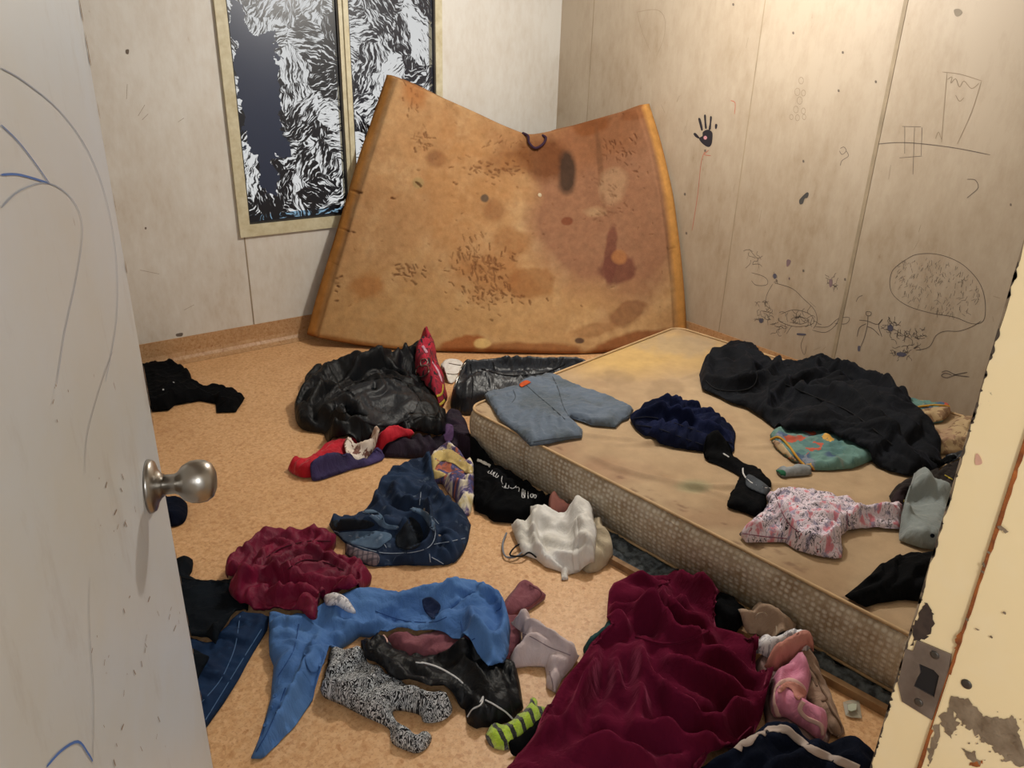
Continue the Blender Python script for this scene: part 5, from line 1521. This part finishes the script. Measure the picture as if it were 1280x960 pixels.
seam(a, 'ring', [cQ([(690, 190), (700, 155), (740, 155), (755, 185), (735, 215), (700, 225), (690, 190)]), cQ([(640, 290), (660, 235), (720, 210), (765, 235), (770, 290), (730, 320), (680, 325), (640, 290)])], .0022, steelm, 1.5, 'metal ring')
# white shoe-like pad
a = cloth('white_pad', 'flat white padded item with pale sole between the patterned bag and the black bag', 'pad', cQ([(890, 220), (920, 175), (1000, 160), (1090, 175), (1120, 230), (1060, 330), (1010, 395), (940, 380), (910, 290)]), G_white, .022, edge=.012, fold=.2, smooth=True, saw=.1)
seam(a, 'stitched_edge', [cQ([(905, 270), (960, 300), (1040, 305), (1070, 290)]), cQ([(970, 195), (1020, 205), (1090, 215)])], .0025, fb('brown_edge', (110, 92, 76)))
# black leather bag, reaching up beside the mattress
a = cloth('black_bag', 'black leatherette holdall standing behind the mattress corner, grey shorts over its edge', 'bag',
    cB([(12, 250), (20, 200), (45, 130), (70, 75), (90, 72), (180, 65), (330, 56), (450, 60), (560, 58), (618, 80), (632, 98), (560, 130), (500, 165), (430, 190), (330, 230), (200, 262), (130, 275), (95, 302), (55, 290)]),
    G_leather, .21, edge=.04, grow=.06, fold=.25, fscale=5, lump=.1, prot=True, zfar=.9, stand=.75, saw=.25)
seam(a, 'zip', [cB([(28, 200), (45, 150), (60, 110), (78, 85)])], .004, steelm, .6, 'metal zip')
seam(a, 'bag_seam', [cB([(100, 90), (110, 180), (105, 250)]), cB([(150, 110), (260, 140), (420, 130), (520, 90)]), cB([(200, 80), (210, 120)])], .003, darkcord)
# black shirt with lettering under the mattress edge
a = cloth('lettered_shirt', 'black shirt with white lettering pushed against the mattress side', 'shirt',
    cL([(430, 20), (490, 60), (600, 130), (720, 205), (860, 285), (1000, 365), (1130, 432), (1080, 500), (1010, 492), (965, 540), (900, 590), (790, 602), (700, 596), (620, 590), (560, 532), (470, 492), (452, 350), (455, 200), (440, 120)]), G_black, .075, smooth=False, edge=.035, fold=.4, fscale=7, grow=.08)
txt = [[(590, 182), (575, 195), (590, 205), (605, 190)], [(612, 180), (598, 205), (612, 212), (622, 195)], [(632, 195), (618, 222), (632, 228)], [(648, 205), (636, 232), (650, 236), (660, 222)], [(690, 225), (682, 262), (692, 290)], [(690, 308), (705, 322), (712, 305), (716, 325)], [(722, 282), (718, 318), (740, 322), (742, 300)], [(752, 318), (770, 325), (790, 318), (800, 305)], [(800, 320), (815, 315), (825, 325), (822, 350)], [(850, 330), (862, 338), (858, 370), (868, 395), (850, 398), (848, 370), (850, 330)], [(872, 340), (870, 400)], [(895, 352), (898, 405)], [(920, 370), (935, 372), (930, 395), (916, 390), (920, 370)], [(945, 375), (960, 380), (955, 400), (942, 395), (945, 375)]]
seam(a, 'white_lettering', [cL(s) for s in txt], .0016, whitecord, .5, 'white printed lettering', 6)
band(a, 'white_print', [cL([(492, 96), (530, 112), (570, 132), (596, 146)])], .013, G_white)
# yellow lined garment
a = cloth('printed_blouse', 'mustard lined multicoloured top stuffed between the jeans and the lettered shirt', 'top',
    cL([(105, 105), (120, 60), (150, 30), (220, 12), (285, 10), (340, 50), (400, 100), (452, 150), (462, 260), (460, 400), (460, 480), (400, 545), (330, 490), (310, 400), (250, 340), (200, 260), (125, 255), (112, 180)]), G_multi, .075, edge=.03, grow=.16, fold=.7)
patch(a, 'mustard_lining', [cL([(110, 110), (150, 40), (220, 16), (285, 14), (340, 54), (400, 104), (448, 152), (448, 200), (400, 200), (330, 150), (280, 120), (200, 110), (150, 170), (200, 190), (240, 220), (130, 250), (116, 180)])], G_yell, label='mustard yellow lining')
# jeans
a = cloth('jeans', 'crumpled blue jeans with faded patches and pale stitching in the middle of the floor', 'jeans',
    cD([(38, 320), (50, 298), (85, 288), (140, 285), (205, 258), (225, 210), (252, 150), (300, 100), (345, 70), (410, 50), (462, 46), (472, 120), (520, 195), (575, 250), (615, 285), (636, 322), (625, 380), (605, 435), (575, 475), (540, 490), (470, 496), (360, 490), (230, 497), (150, 480), (105, 440), (110, 402), (62, 355)]),
    G_denim, .075, smooth=False, edge=.05, grow=.14, fold=.6, fscale=8,
    ridges=[(cD([(370, 250), (440, 290), (470, 360), (450, 430), (330, 445)]), .03, .014), (cD([(60, 330), (160, 350), (280, 350)]), .025, .016), (cD([(270, 160), (300, 250), (360, 290)]), -.03, .02), (cD([(400, 180), (500, 220), (600, 320)]), .02, .02), (cD([(340, 320), (400, 350), (420, 410)]), -.03, .02)])
seam(a, 'stitching', [cD([(375, 258), (430, 265), (470, 300), (485, 360), (460, 415), (380, 440), (250, 440), (120, 400)]), cD([(390, 250), (450, 270), (500, 320)]), cD([(425, 185), (420, 240)]), cD([(480, 405), (540, 395), (610, 380)]), cD([(460, 445), (465, 480)]), cD([(470, 460), (520, 488)]), cD([(180, 270), (240, 290), (270, 330), (330, 335)]), cD([(60, 350), (150, 375), (250, 390), (280, 420)])], .0014, fb('pale_stitching', (170, 184, 204)), label='pale contrast stitching')
patch(a, 'dark_inside', [cD([(50, 312), (100, 300), (180, 300), (230, 318), (200, 338), (120, 345), (65, 345)]), cD([(350, 330), (380, 290), (420, 320), (435, 380), (400, 425), (330, 420), (320, 380)])], fb('dark_denim_inside', (18, 26, 36)), label='dark inside of the waistband')
patch(a, 'faded_panel', [cD([(75, 362), (120, 352), (200, 350), (285, 358), (300, 380), (270, 405), (240, 425), (180, 418), (120, 400)]), cD([(185, 268), (225, 262), (262, 285), (280, 318), (330, 328), (325, 342), (270, 338), (225, 300)]), cD([(380, 258), (420, 256), (462, 280), (482, 320), (478, 350), (455, 320), (430, 285)])], denim('faded_denim', (96, 118, 142), (70, 92, 118), (168, 184, 200)), .0025, 'faded pale blue denim')
patch(a, 'plaid_lining', [cD([(100, 400), (170, 430), (245, 450), (238, 494), (180, 480), (110, 440)])], G_plaid, label='grey plaid lining')
buttons(a, cD([(502, 370), (440, 260)]), .006, M['plate'])
# white bag-like shorts and beige tops near the mattress
a = cloth('beige_shorts', 'stone coloured shorts between the white cloth and the mattress side', 'shorts',
    cD([(1060, 300), (1100, 308), (1150, 312), (1185, 335), (1215, 390), (1232, 465), (1200, 495), (1160, 520), (1100, 500)]), G_stone, .07, edge=.03, fold=.35)
cloth('tan_scrap', 'pinkish tan cloth wedged between the mattress side and the white shorts', 'cloth', cD([(960, 268), (985, 235), (1020, 230), (1055, 238), (1075, 236), (1130, 295), (1080, 300), (1020, 290), (985, 290)]), G_salmon, .05, edge=.018)
a = cloth('white_shorts', 'white shorts with a loose drawstring crumpled by the long side of the mattress', 'shorts',
    cD([(805, 322), (860, 312), (885, 310), (884, 282), (910, 278), (940, 258), (1000, 285), (1050, 295), (1095, 296), (1140, 335), (1150, 400), (1158, 440), (1152, 522), (1085, 520), (1045, 530), (1045, 552), (1018, 555), (1015, 518), (950, 495), (910, 462), (850, 440), (825, 380)]), G_white, .062, smooth=False, edge=.035, grow=.10, fold=.6, fdir=-1.2,
    ridges=[(cD([(900, 300), (900, 380), (940, 450), (1000, 490)]), .02, .012)])
dz = [un(*p, 2, .012) for p in catmull(cD([(862, 425), (830, 455), (790, 460), (772, 440), (770, 400), (785, 358)]), 8)]
o_ = tube('drawstring', dz, .0035, spotty('grey_fleck_cord', (120, 124, 132), (50, 52, 60), (160, 160, 160), 120), a[0], 6)
dz = [un(*p, 2, .02) for p in catmull(cD([(910, 460), (880, 440), (850, 455), (800, 450), (830, 410), (880, 400)]), 8)]
tube('drawstring', dz, .003, darkcord, a[0], 6)
band(a, 'white_waistband', [cD([(1075, 300), (1080, 380), (1075, 450), (1080, 515)])], .02, G_white)
# cloth under and right of the wine blanket
cloth('teal_cloth', 'small dark teal cloth peeping out at the left edge of the wine blanket', 'cloth', cH([(375, 465), (378, 440), (405, 410), (440, 395), (470, 362), (530, 375), (540, 410), (450, 440), (400, 480)]), G_teal, .05, edge=.02)
cloth('black_trousers', 'black trousers in the shadow between the wine blanket and the mattress', 'trousers',
    cH([(880, 200), (960, 240), (1030, 275), (1110, 300), (1060, 345), (1045, 385), (1000, 400), (900, 380), (860, 280)]), G_black, .05, edge=.02, fold=.4)
cloth('mauve_cloth', 'dull mauve cloth spread under the pink underpants and white lace', 'cloth',
    cJ([(210, 330), (300, 260), (400, 290), (520, 380), (610, 520), (650, 640), (660, 780), (600, 850), (480, 830), (300, 760), (260, 600), (230, 450)]), fb('mauve_jersey', (150, 124, 120), (124, 98, 96), .85), .03, edge=.02, fold=.8)
a = cloth('taupe_camisole', 'taupe strappy camisole beside the pink underpants, its strap loop pointing to the mattress rail', 'camisole',
    cJ([(340, 260), (400, 262), (460, 290), (530, 335), (590, 390), (600, 450), (640, 520), (690, 600), (720, 660), (748, 742), (720, 785), (650, 770), (600, 720), (540, 650), (480, 560), (440, 440), (360, 330)]), G_taupe, .035, edge=.018, fold=.6, fdir=-1.0, grow=.1)
seam(a, 'strap', [cJ([(520, 340), (580, 410), (600, 470), (640, 540), (610, 560)]), cJ([(640, 560), (670, 620), (715, 690), (730, 745), (700, 770), (660, 740), (620, 640)]), cJ([(400, 270), (470, 340), (540, 400), (580, 470)])], .003, fb('taupe_strap', (136, 110, 92)), label='thin taupe strap')
a = cloth('beige_jumper', 'beige top bundled against the mattress side above the white lace', 'top',
    cI([(205, 335), (240, 340), (265, 315), (300, 296), (325, 290), (345, 302), (400, 308), (445, 330), (465, 362), (430, 388), (440, 430), (420, 458), (370, 462), (340, 440), (290, 400), (265, 400), (228, 372)]), G_beige, .075, edge=.03, grow=.12, fold=.5)
seam(a, 'neck_binding', [cI([(290, 320), (300, 300), (325, 294), (340, 308)]), cI([(380, 350), (380, 390), (350, 410)])], .0028, fb('beige_binding', (196, 174, 152)))
a = cloth('lace_blouse', 'frilly white lace top squeezed between the wine blanket and the taupe camisole', 'top',
    cJ([(178, 205), (200, 192), (232, 195), (245, 225), (285, 240), (330, 300), (400, 325), (460, 355), (502, 390), (475, 425), (380, 375), (290, 375), (240, 352), (205, 315), (200, 270)]), G_lace, .055, edge=.014, grow=.3, fold=.8, fscale=22, res=.008)
cloth('salmon_cloth', 'salmon pink scrap of cloth between the white lace and the pink underpants', 'cloth', cJ([(252, 402), (300, 365), (350, 352), (400, 362), (470, 390), (515, 410), (515, 440), (440, 430), (380, 420), (320, 450), (290, 440)]), G_salmon, .05, edge=.014, fold=.6)
a = cloth('pink_underpants', 'shiny pink underpants with pale pink edging next to the wine blanket', 'underpants',
    cJ([(292, 500), (310, 455), (360, 425), (420, 418), (480, 440), (524, 500), (512, 570), (505, 620), (560, 670), (615, 705), (632, 760), (610, 830), (560, 820), (520, 790), (440, 740), (380, 700), (322, 695), (290, 640)]), G_pink, .055, edge=.02, grow=.14, fold=.5, res=.009,
    ridges=[(cJ([(335, 680), (325, 560), (350, 470), (430, 440), (500, 490)]), .02, .012)])
band(a, 'pale_pink_edging', [cJ([(375, 700), (340, 620), (325, 540), (345, 465), (420, 432), (490, 470), (512, 520)]), cJ([(500, 560), (480, 610), (520, 660), (600, 700), (618, 760)])], .012, G_palepk, label='pale pink edging')
patch(a, 'salmon_gusset', [cJ([(352, 490), (380, 450), (440, 445), (500, 480), (515, 515), (470, 555), (430, 500), (400, 480), (360, 510)])], G_salmon, label='salmon inside panel')
a = cloth('navy_trackpants', 'navy track pants with a white waistband, in front of the pink underpants', 'trackpants',
    cJ([(-120, 960), (-40, 910), (40, 880), (120, 850), (170, 800), (240, 745), (330, 725), (420, 725), (480, 780), (560, 830), (620, 832), (720, 782), (800, 780), (880, 828), (945, 885), (960, 1040), (800, 1120), (400, 1180), (0, 1150)]), G_navy2, .09, smooth=False, edge=.035, grow=.1, fold=.5, res=.010)
band(a, 'white_waistband', [cJ([(105, 850), (125, 810), (170, 800), (210, 762), (280, 738), (390, 728), (450, 775), (540, 840), (640, 890), (740, 925), (830, 965)])], .02, fb('dingy_white_elastic', (208, 192, 184)), label='wide dingy white waistband')
a = cloth('wine_blanket', 'large wine red velvet blanket heaped at the bottom of the picture', 'blanket',
    cH([(478, 262), (484, 200), (505, 165), (560, 140), (625, 125), (690, 135), (735, 132), (768, 108), (800, 118), (832, 132), (870, 180), (915, 215), (955, 240), (938, 262), (932, 310), (945, 355), (1000, 368), (1060, 385), (1092, 430), (1108, 480), (1112, 545), (1150, 562), (1170, 600), (1160, 650), (1150, 690), (1140, 740), (1120, 780), (1100, 830), (1000, 900), (870, 960), (800, 1060), (600, 1150), (300, 1180), (60, 1150), (20, 1000), (50, 935), (110, 890), (170, 830), (205, 740), (250, 655), (290, 580), (350, 512), (400, 440), (450, 405), (500, 380), (468, 352), (492, 310)]),
    G_wine, .10, edge=.06, grow=.035, fold=.25, fscale=5, res=.010, kb=.5, smooth=False, thick=.008, lump=.1, iters=30, saw=.12, fdir=1.9,
    ridges=[(cT([(350, 215), (420, 225), (500, 260), (560, 320), (620, 325), (680, 300)]), 0.048, .018), (cT([(530, 140), (520, 190), (560, 240), (640, 260), (690, 280)]), 0.037, .018), (cT([(360, 250), (450, 250), (540, 240)]), 0.026, .018), (cT([(410, 330), (440, 420), (450, 520), (430, 600)]), 0.037, .018), (cT([(380, 330), (370, 420), (390, 500)]), 0.031, .018), (cT([(320, 340), (300, 420), (250, 520), (220, 620)]), 0.037, .018), (cT([(450, 320), (470, 420), (540, 520), (640, 570), (700, 600)]), 0.037, .018), (cT([(520, 360), (600, 420), (700, 460), (860, 500)]), 0.028, .018), (cT([(600, 335), (700, 370), (800, 420)]), 0.026, .018), (cT([(480, 300), (560, 350), (640, 370)]), 0.028, .018), (cT([(830, 515), (760, 540), (700, 590), (640, 620)]), 0.043, .018), (cT([(820, 600), (740, 620), (680, 650), (560, 680)]), 0.037, .018), (cT([(440, 620), (500, 610), (560, 620), (640, 640), (720, 660)]), 0.034, .018), (cT([(250, 680), (330, 660), (400, 690), (470, 700)]), 0.034, .018), (cT([(560, 110), (620, 160), (690, 195)]), 0.028, .018), (cT([(570, 170), (600, 220), (680, 250)]), 0.031, .018), (cT([(120, 640), (160, 600), (200, 560)]), 0.026, .018), (cT([(400, 110), (470, 120), (530, 150)]), 0.020, .018)], sharp=False)
seam(a, 'blanket_hem', [cH([(600, 400), (720, 428), (820, 412), (912, 372)]), cH([(700, 180), (735, 165), (745, 150)])], .0035, G_wine, .5)

# ------------------------------------------------------------------ clothes on the mattress
a = cloth('grey_shorts', 'blue grey shorts laid flat over the near left corner of the mattress', 'shorts',
    cB([(160, 228), (175, 212), (205, 208), (280, 203), (345, 172), (400, 148), (430, 132), (482, 140), (530, 170), (600, 205), (720, 240), (780, 270), (825, 302), (800, 340), (772, 352), (745, 384), (690, 380), (640, 376), (590, 358), (540, 340), (565, 375), (598, 408), (595, 432), (520, 440), (440, 450), (366, 460), (335, 430), (300, 392), (262, 365), (228, 338), (195, 285)]),
    G_grey, .028, level='both', smooth=False, edge=.014, grow=.04, fold=.8, fscale=6, thick=.004, lump=.3)
seam(a, 'hem_seam', [cB([(352, 440), (440, 425), (520, 415), (592, 408)]), cB([(735, 372), (765, 345), (812, 310)]), cB([(175, 225), (190, 260), (215, 310)]), cB([(350, 185), (400, 230), (460, 280), (520, 335)]), cB([(465, 145), (490, 200), (510, 270), (540, 330)]), cB([(290, 205), (300, 235), (285, 260)])], .0016, fb('grey_thread', (76, 84, 92)))
patch(a, 'orange_tag', [cB([(318, 182), (345, 164), (368, 172), (355, 180), (328, 194)])], fb('orange_tag_cloth', (226, 96, 44)), label='small orange tag')
a = cloth('kids_blanket', "child's green patchwork print quilt with gold edging, mostly under the big black hooded top", 'quilt',
    cC([(280, 372), (300, 358), (420, 330), (560, 260), (690, 257), (760, 254), (830, 262), (890, 265), (902, 290), (872, 322), (800, 328), (770, 400), (700, 440), (620, 466), (560, 490), (490, 498), (425, 498), (390, 480), (350, 462), (310, 430), (284, 400)]), G_kids, .035, level='mat', edge=.016, fold=.5, smooth=False)
seam(a, 'gold_edging', [cC([(284, 385), (310, 375), (340, 400), (380, 450), (420, 492)]), cC([(284, 398), (312, 430), (352, 462), (400, 485)]), cC([(560, 486), (610, 470), (625, 460)]), cC([(752, 290), (790, 272), (850, 266), (895, 270)])], .0045, goldcord, .6, 'gold bound edge')
patch(a, 'pale_underside', [cC([(300, 385), (325, 400), (360, 440), (395, 475), (350, 458), (310, 425), (292, 398)]), cC([(775, 290), (830, 275), (890, 272), (898, 290), (868, 318), (800, 325), (770, 310)])], G_leo, label='pale underside')
a = cloth('animal_print_towel', 'beige animal print towel in the far right corner of the mattress by the door jamb', 'towel',
    cC([(775, 352), (830, 343), (870, 355), (905, 330), (930, 308), (972, 308), (1010, 330), (1010, 440), (950, 436), (900, 440), (860, 436), (820, 402)]), G_leo, .06, level='mat', edge=.03, fold=.6)
a = cloth('black_hoodie', 'big black hooded top stretched diagonally across the mattress towards the door jamb', 'hooded top',
    cC([(38, 160), (50, 125), (72, 90), (105, 68), (140, 54), (190, 50), (225, 62), (245, 88), (268, 112), (360, 122), (460, 112), (560, 132), (600, 150), (640, 180), (690, 215), (745, 245), (775, 310), (830, 380), (865, 440), (872, 475), (840, 500), (760, 515), (690, 500), (620, 465), (560, 430), (490, 400), (430, 390), (380, 385), (330, 380), (300, 345), (250, 305), (200, 270), (150, 255), (100, 228), (48, 205)]),
    G_black2, .078, level='mat', smooth=False, edge=.05, grow=.1, fold=.5, fscale=6, res=.010, lump=.3,
    ridges=[(cC([(70, 110), (70, 180), (160, 210), (260, 180), (300, 130)]), .03, .022), (cC([(90, 90), (180, 110), (220, 160)]), .02, .03), (cC([(300, 200), (400, 250), (520, 300), (640, 380), (760, 450)]), .035, .035), (cC([(290, 280), (330, 240), (400, 200), (520, 170)]), -.03, .02), (cC([(380, 140), (520, 160), (640, 220), (720, 290)]), .03, .025)])
seam(a, 'hood_seam', [cC([(60, 180), (100, 210), (180, 215), (230, 190), (240, 120)]), cC([(300, 180), (420, 230), (560, 290), (700, 400)])], .0022, darkcord)
a = cloth('navy_shorts', 'navy shorts bunched in the middle of the mattress above the black sock', 'shorts',
    cB([(810, 335), (820, 318), (875, 285), (905, 268), (950, 258), (1010, 245), (1040, 260), (1060, 282), (1105, 280), (1130, 300), (1190, 306), (1230, 350), (1276, 390), (1272, 450), (1265, 492), (1200, 496), (1130, 490), (1060, 480), (1000, 468), (940, 448), (890, 425), (840, 385)]), G_navy, .055, level='mat', edge=.035, grow=.12, fold=.6, fscale=9,
    ridges=[(cB([(830, 340), (920, 340), (1040, 370), (1150, 400), (1240, 430)]), .03, .018), (cB([(880, 300), (960, 290), (1040, 310)]), .02, .014)])
seam(a, 'waistband_seam', [cB([(830, 330), (900, 325), (1000, 350), (1100, 385), (1200, 420), (1262, 440)]), cB([(835, 360), (930, 375), (1050, 420), (1180, 465)])], .002, fb('navy_thread', (14, 20, 40)))
a = cloth('black_sock', 'long black sock with white stripe on the mattress beside the navy shorts', 'sock',
    cC([(53, 430), (62, 412), (90, 403), (120, 415), (150, 440), (200, 475), (245, 492), (270, 520), (284, 550), (270, 590), (268, 625), (242, 660), (190, 642), (134, 625), (142, 590), (158, 560), (176, 520), (160, 500), (100, 470), (62, 455)]), G_black, .03, level='mat', edge=.014, grow=.05, fold=.4, res=.009)
patch(a, 'grey_band', [cC([(205, 505), (240, 520), (278, 552), (272, 575), (230, 560), (200, 540)])], fb('dark_grey_knit', (70, 76, 84)), label='grey ankle band')
seam(a, 'white_stripe', [cC([(122, 432), (140, 444)]), cC([(188, 482), (192, 505), (215, 530), (245, 545), (280, 550)])], .0028, whitecord, label='white stripe')
a = cloth('grey_sock', 'small pale grey sock with a green toe next to the green patchwork quilt', 'sock', cC([(300, 492), (325, 486), (342, 490), (360, 477), (395, 482), (418, 492), (420, 510), (390, 517), (350, 520), (320, 522)]), fb('pale_grey_knit', (150, 156, 160)), .03, level='mat', edge=.01, res=.008, fold=.3)
patch(a, 'green_toe', [cC([(301, 493), (325, 488), (335, 500), (325, 521), (314, 516)])], fb('green_knit', (50, 128, 92)), label='green toe')
a = cloth('brown_jumper', 'dark brown top with thin yellow piping by the door jamb, under the pale grey fleece', 'top',
    cC([(688, 580), (700, 560), (720, 543), (760, 520), (800, 508), (870, 490), (930, 470), (1000, 470), (1000, 620), (880, 620), (760, 600), (742, 622), (700, 618)]), G_brown, .055, level='mat', smooth=False, edge=.03, fold=.6)
seam(a, 'yellow_piping', [cC([(775, 515), (800, 512), (822, 516)]), cC([(880, 505), (905, 520)]), cC([(715, 608), (735, 600), (740, 590)])], .0025, yellowcord)
patch(a, 'collar_inside', [cC([(700, 585), (720, 560), (750, 555), (745, 590), (730, 612), (704, 610)])], fb('plum_inside', (50, 34, 40)))
a = cloth('black_pouch', 'small shiny black pouch beside the animal print towel', 'pouch', cK([(835, 600), (850, 568), (900, 552), (970, 545), (1010, 580), (1000, 640), (900, 650), (850, 640)]), G_leather, .03, level='mat', edge=.012, fold=.3, res=.008)
seam(a, 'pouch_zip', [cK([(850, 580), (900, 570), (960, 572)]), cK([(845, 612), (900, 620), (960, 610)])], .002, fb('grey_zip', (110, 124, 134)))
cloth('black_strap', 'thin black strap between the big black hooded top and the shiny black pouch', 'strap', cK([(700, 670), (760, 640), (820, 610), (850, 620), (900, 635), (900, 660), (820, 655), (760, 680)]), G_black, .03, level='mat', edge=.01, fold=.2, res=.008)
a = cloth('floral_blouse', 'pink, white and black floral print top on the mattress pointing at the pale grey fleece', 'top',
    cC([(175, 706), (205, 685), (232, 668), (262, 635), (272, 615), (264, 595), (280, 575), (305, 566), (380, 570), (460, 588), (555, 594), (572, 612), (575, 622), (650, 620), (735, 626), (740, 650), (728, 690), (640, 684), (600, 688), (548, 694), (520, 718), (530, 760), (526, 792), (500, 796), (430, 782), (370, 762), (332, 736), (260, 735), (200, 732)]),
    G_floral, .06, level='mat', smooth=False, edge=.022, grow=.18, fold=.7, fscale=13, ridges=[(cC([(290, 590), (310, 660), (370, 720), (450, 740), (520, 710)]), .02, .012), (cC([(560, 650), (640, 640), (720, 650)]), .012, .012)])
seam(a, 'hem_seam', [cC([(300, 575), (318, 620), (345, 670), (380, 700)]), cC([(545, 630), (545, 690)]), cC([(190, 705), (260, 715), (340, 722)])], .0015, fb('mauve_thread', (150, 90, 110)))
a = cloth('grey_fleece', 'pale grey fleece piece lying over the dark brown top beside the door jamb', 'fleece',
    cC([(762, 548), (820, 574), (895, 606), (900, 660), (885, 720), (860, 775), (790, 764), (750, 748), (722, 735), (720, 685), (732, 640), (748, 595)]), G_greyp, .04, level='mat', smooth=False, edge=.016, fold=.6, fscale=8, grow=.06)
buttons(a, cC([(838, 712)]), .006, G_darkteal, 'stud')
a = cloth('black_tee', 'black t-shirt at the near end of the mattress, partly behind the door jamb', 't-shirt',
    cC([(538, 915), (580, 885), (622, 850), (650, 820), (700, 798), (750, 782), (802, 772), (900, 768), (960, 800), (960, 960), (860, 950), (800, 948), (740, 935), (700, 942), (650, 945), (610, 958), (570, 935)]), G_black, .05, level='mat', smooth=False, edge=.03, fold=.6, grow=.08)
patch(a, 'white_tag', [cC([(536, 905), (556, 900), (554, 910), (542, 916)])], G_white, label='white tag')

# clear packet on the floor by the broken base
def packet():
    P = [un(x-3, y+9, 2, .006) for x, y in cJ([(752, 522), (800, 508), (850, 512), (866, 618), (800, 612), (768, 600)])]
    c = np.mean(P, axis=0); V = []; 
    for z in (0, 1): V += [np.array([p[0], p[1], .0045 if z == 0 else .0065]) for p in P]
    n = len(P); V.append([c[0], c[1], .013])
    F_ = [tuple(range(n))[::-1]]+[(k, (k+1) % n, n+(k+1) % n, n+k) for k in range(n)]+[(n+k, n+(k+1) % n, 2*n) for k in range(n)]
    t = NT('cloudy_plastic'); b = t.bsdf(Roughness=.2, Alpha=.55); b.inputs['Base Color'].default_value = lin((186, 182, 166))
    o = mesh_obj('plastic_packet', V, F_, t.m, None, False)
    tag(o, 'flat cloudy plastic packet on the floor beside the bed base rail', 'packet')
    Q = [un(x-3, y+9, 2, .018) for x, y in cJ([(782, 535), (810, 528), (835, 530), (832, 566), (800, 574), (784, 566)])]
    V = [[q[0], q[1], .014] for q in Q]+[[q[0], q[1], .017] for q in Q]; n = len(Q)
    mesh_obj('paper_insert', V, [tuple(range(n))[::-1], tuple(range(n, 2*n))]+[(k, (k+1) % n, n+(k+1) % n, n+k) for k in range(n)], plain('pale_green_paper', (206, 212, 190), .6), o, False)
packet()


# ------------------------------------------------------------------ light
def world():
    w = bpy.data.worlds.new('daylight'); SC.world = w; w.use_nodes = True
    bg = w.node_tree.nodes['Background']; bg.inputs[0].default_value = (.93, .96, 1.0, 1); bg.inputs[1].default_value = .75
world()
def lamp_fitting():
    r = empty('ceiling_light', (LX, LY, ZC)); 
    glass = NT('lit_opal_glass'); e = glass.n('Emission'); e.inputs[0].default_value = (1, .86, .68, 1); e.inputs[1].default_value = 6
    glass.l(e.outputs[0], glass.out.inputs[0])
    a = lathe('base_ring', [(.15, -.02), (.15, 0)], M['frame'], r)
    return r
LX, LY = 2.35, 2.35
lr = lamp_fitting()
tag(lr, 'round ceiling light fitting above the mattress', 'ceiling light')
def light(name, typ, loc, energy, color, size=.2, rot=None):
    l = bpy.data.lights.new(name, typ); l.energy = energy; l.color = color
    if typ == 'AREA': l.shape = 'DISK'; l.size = size
    else: l.shadow_soft_size = size
    o = bpy.data.objects.new(name, l); o.location = loc
    if rot: o.rotation_euler = rot
    return link(o)
light('room_lamp', 'POINT', (LX, LY, ZC-.36), 96, (1, .95, .87), .06)
light('corridor_lamp', 'POINT', (-.1, -.62, 1.98), 36, (.90, .95, 1.0), .07)

# ------------------------------------------------------------------ camera and colour
cam = bpy.data.cameras.new('camera'); co = bpy.data.objects.new('camera', cam); link(co)
cam.sensor_fit = 'HORIZONTAL'; cam.sensor_width = 36; cam.lens = 36*FPX/1280; cam.clip_start = .01
Rm = Matrix(((cR[0], cU[0], -cF[0]), (cR[1], cU[1], -cF[1]), (cR[2], cU[2], -cF[2])))
co.matrix_world = Matrix.Translation(CAM) @ Rm.to_4x4()
SC.camera = co
SC.view_settings.view_transform = 'Standard'; SC.view_settings.look = 'None'
SC.view_settings.gamma = 1; SC.view_settings.exposure = 0.0; SC.view_settings.use_curve_mapping = False
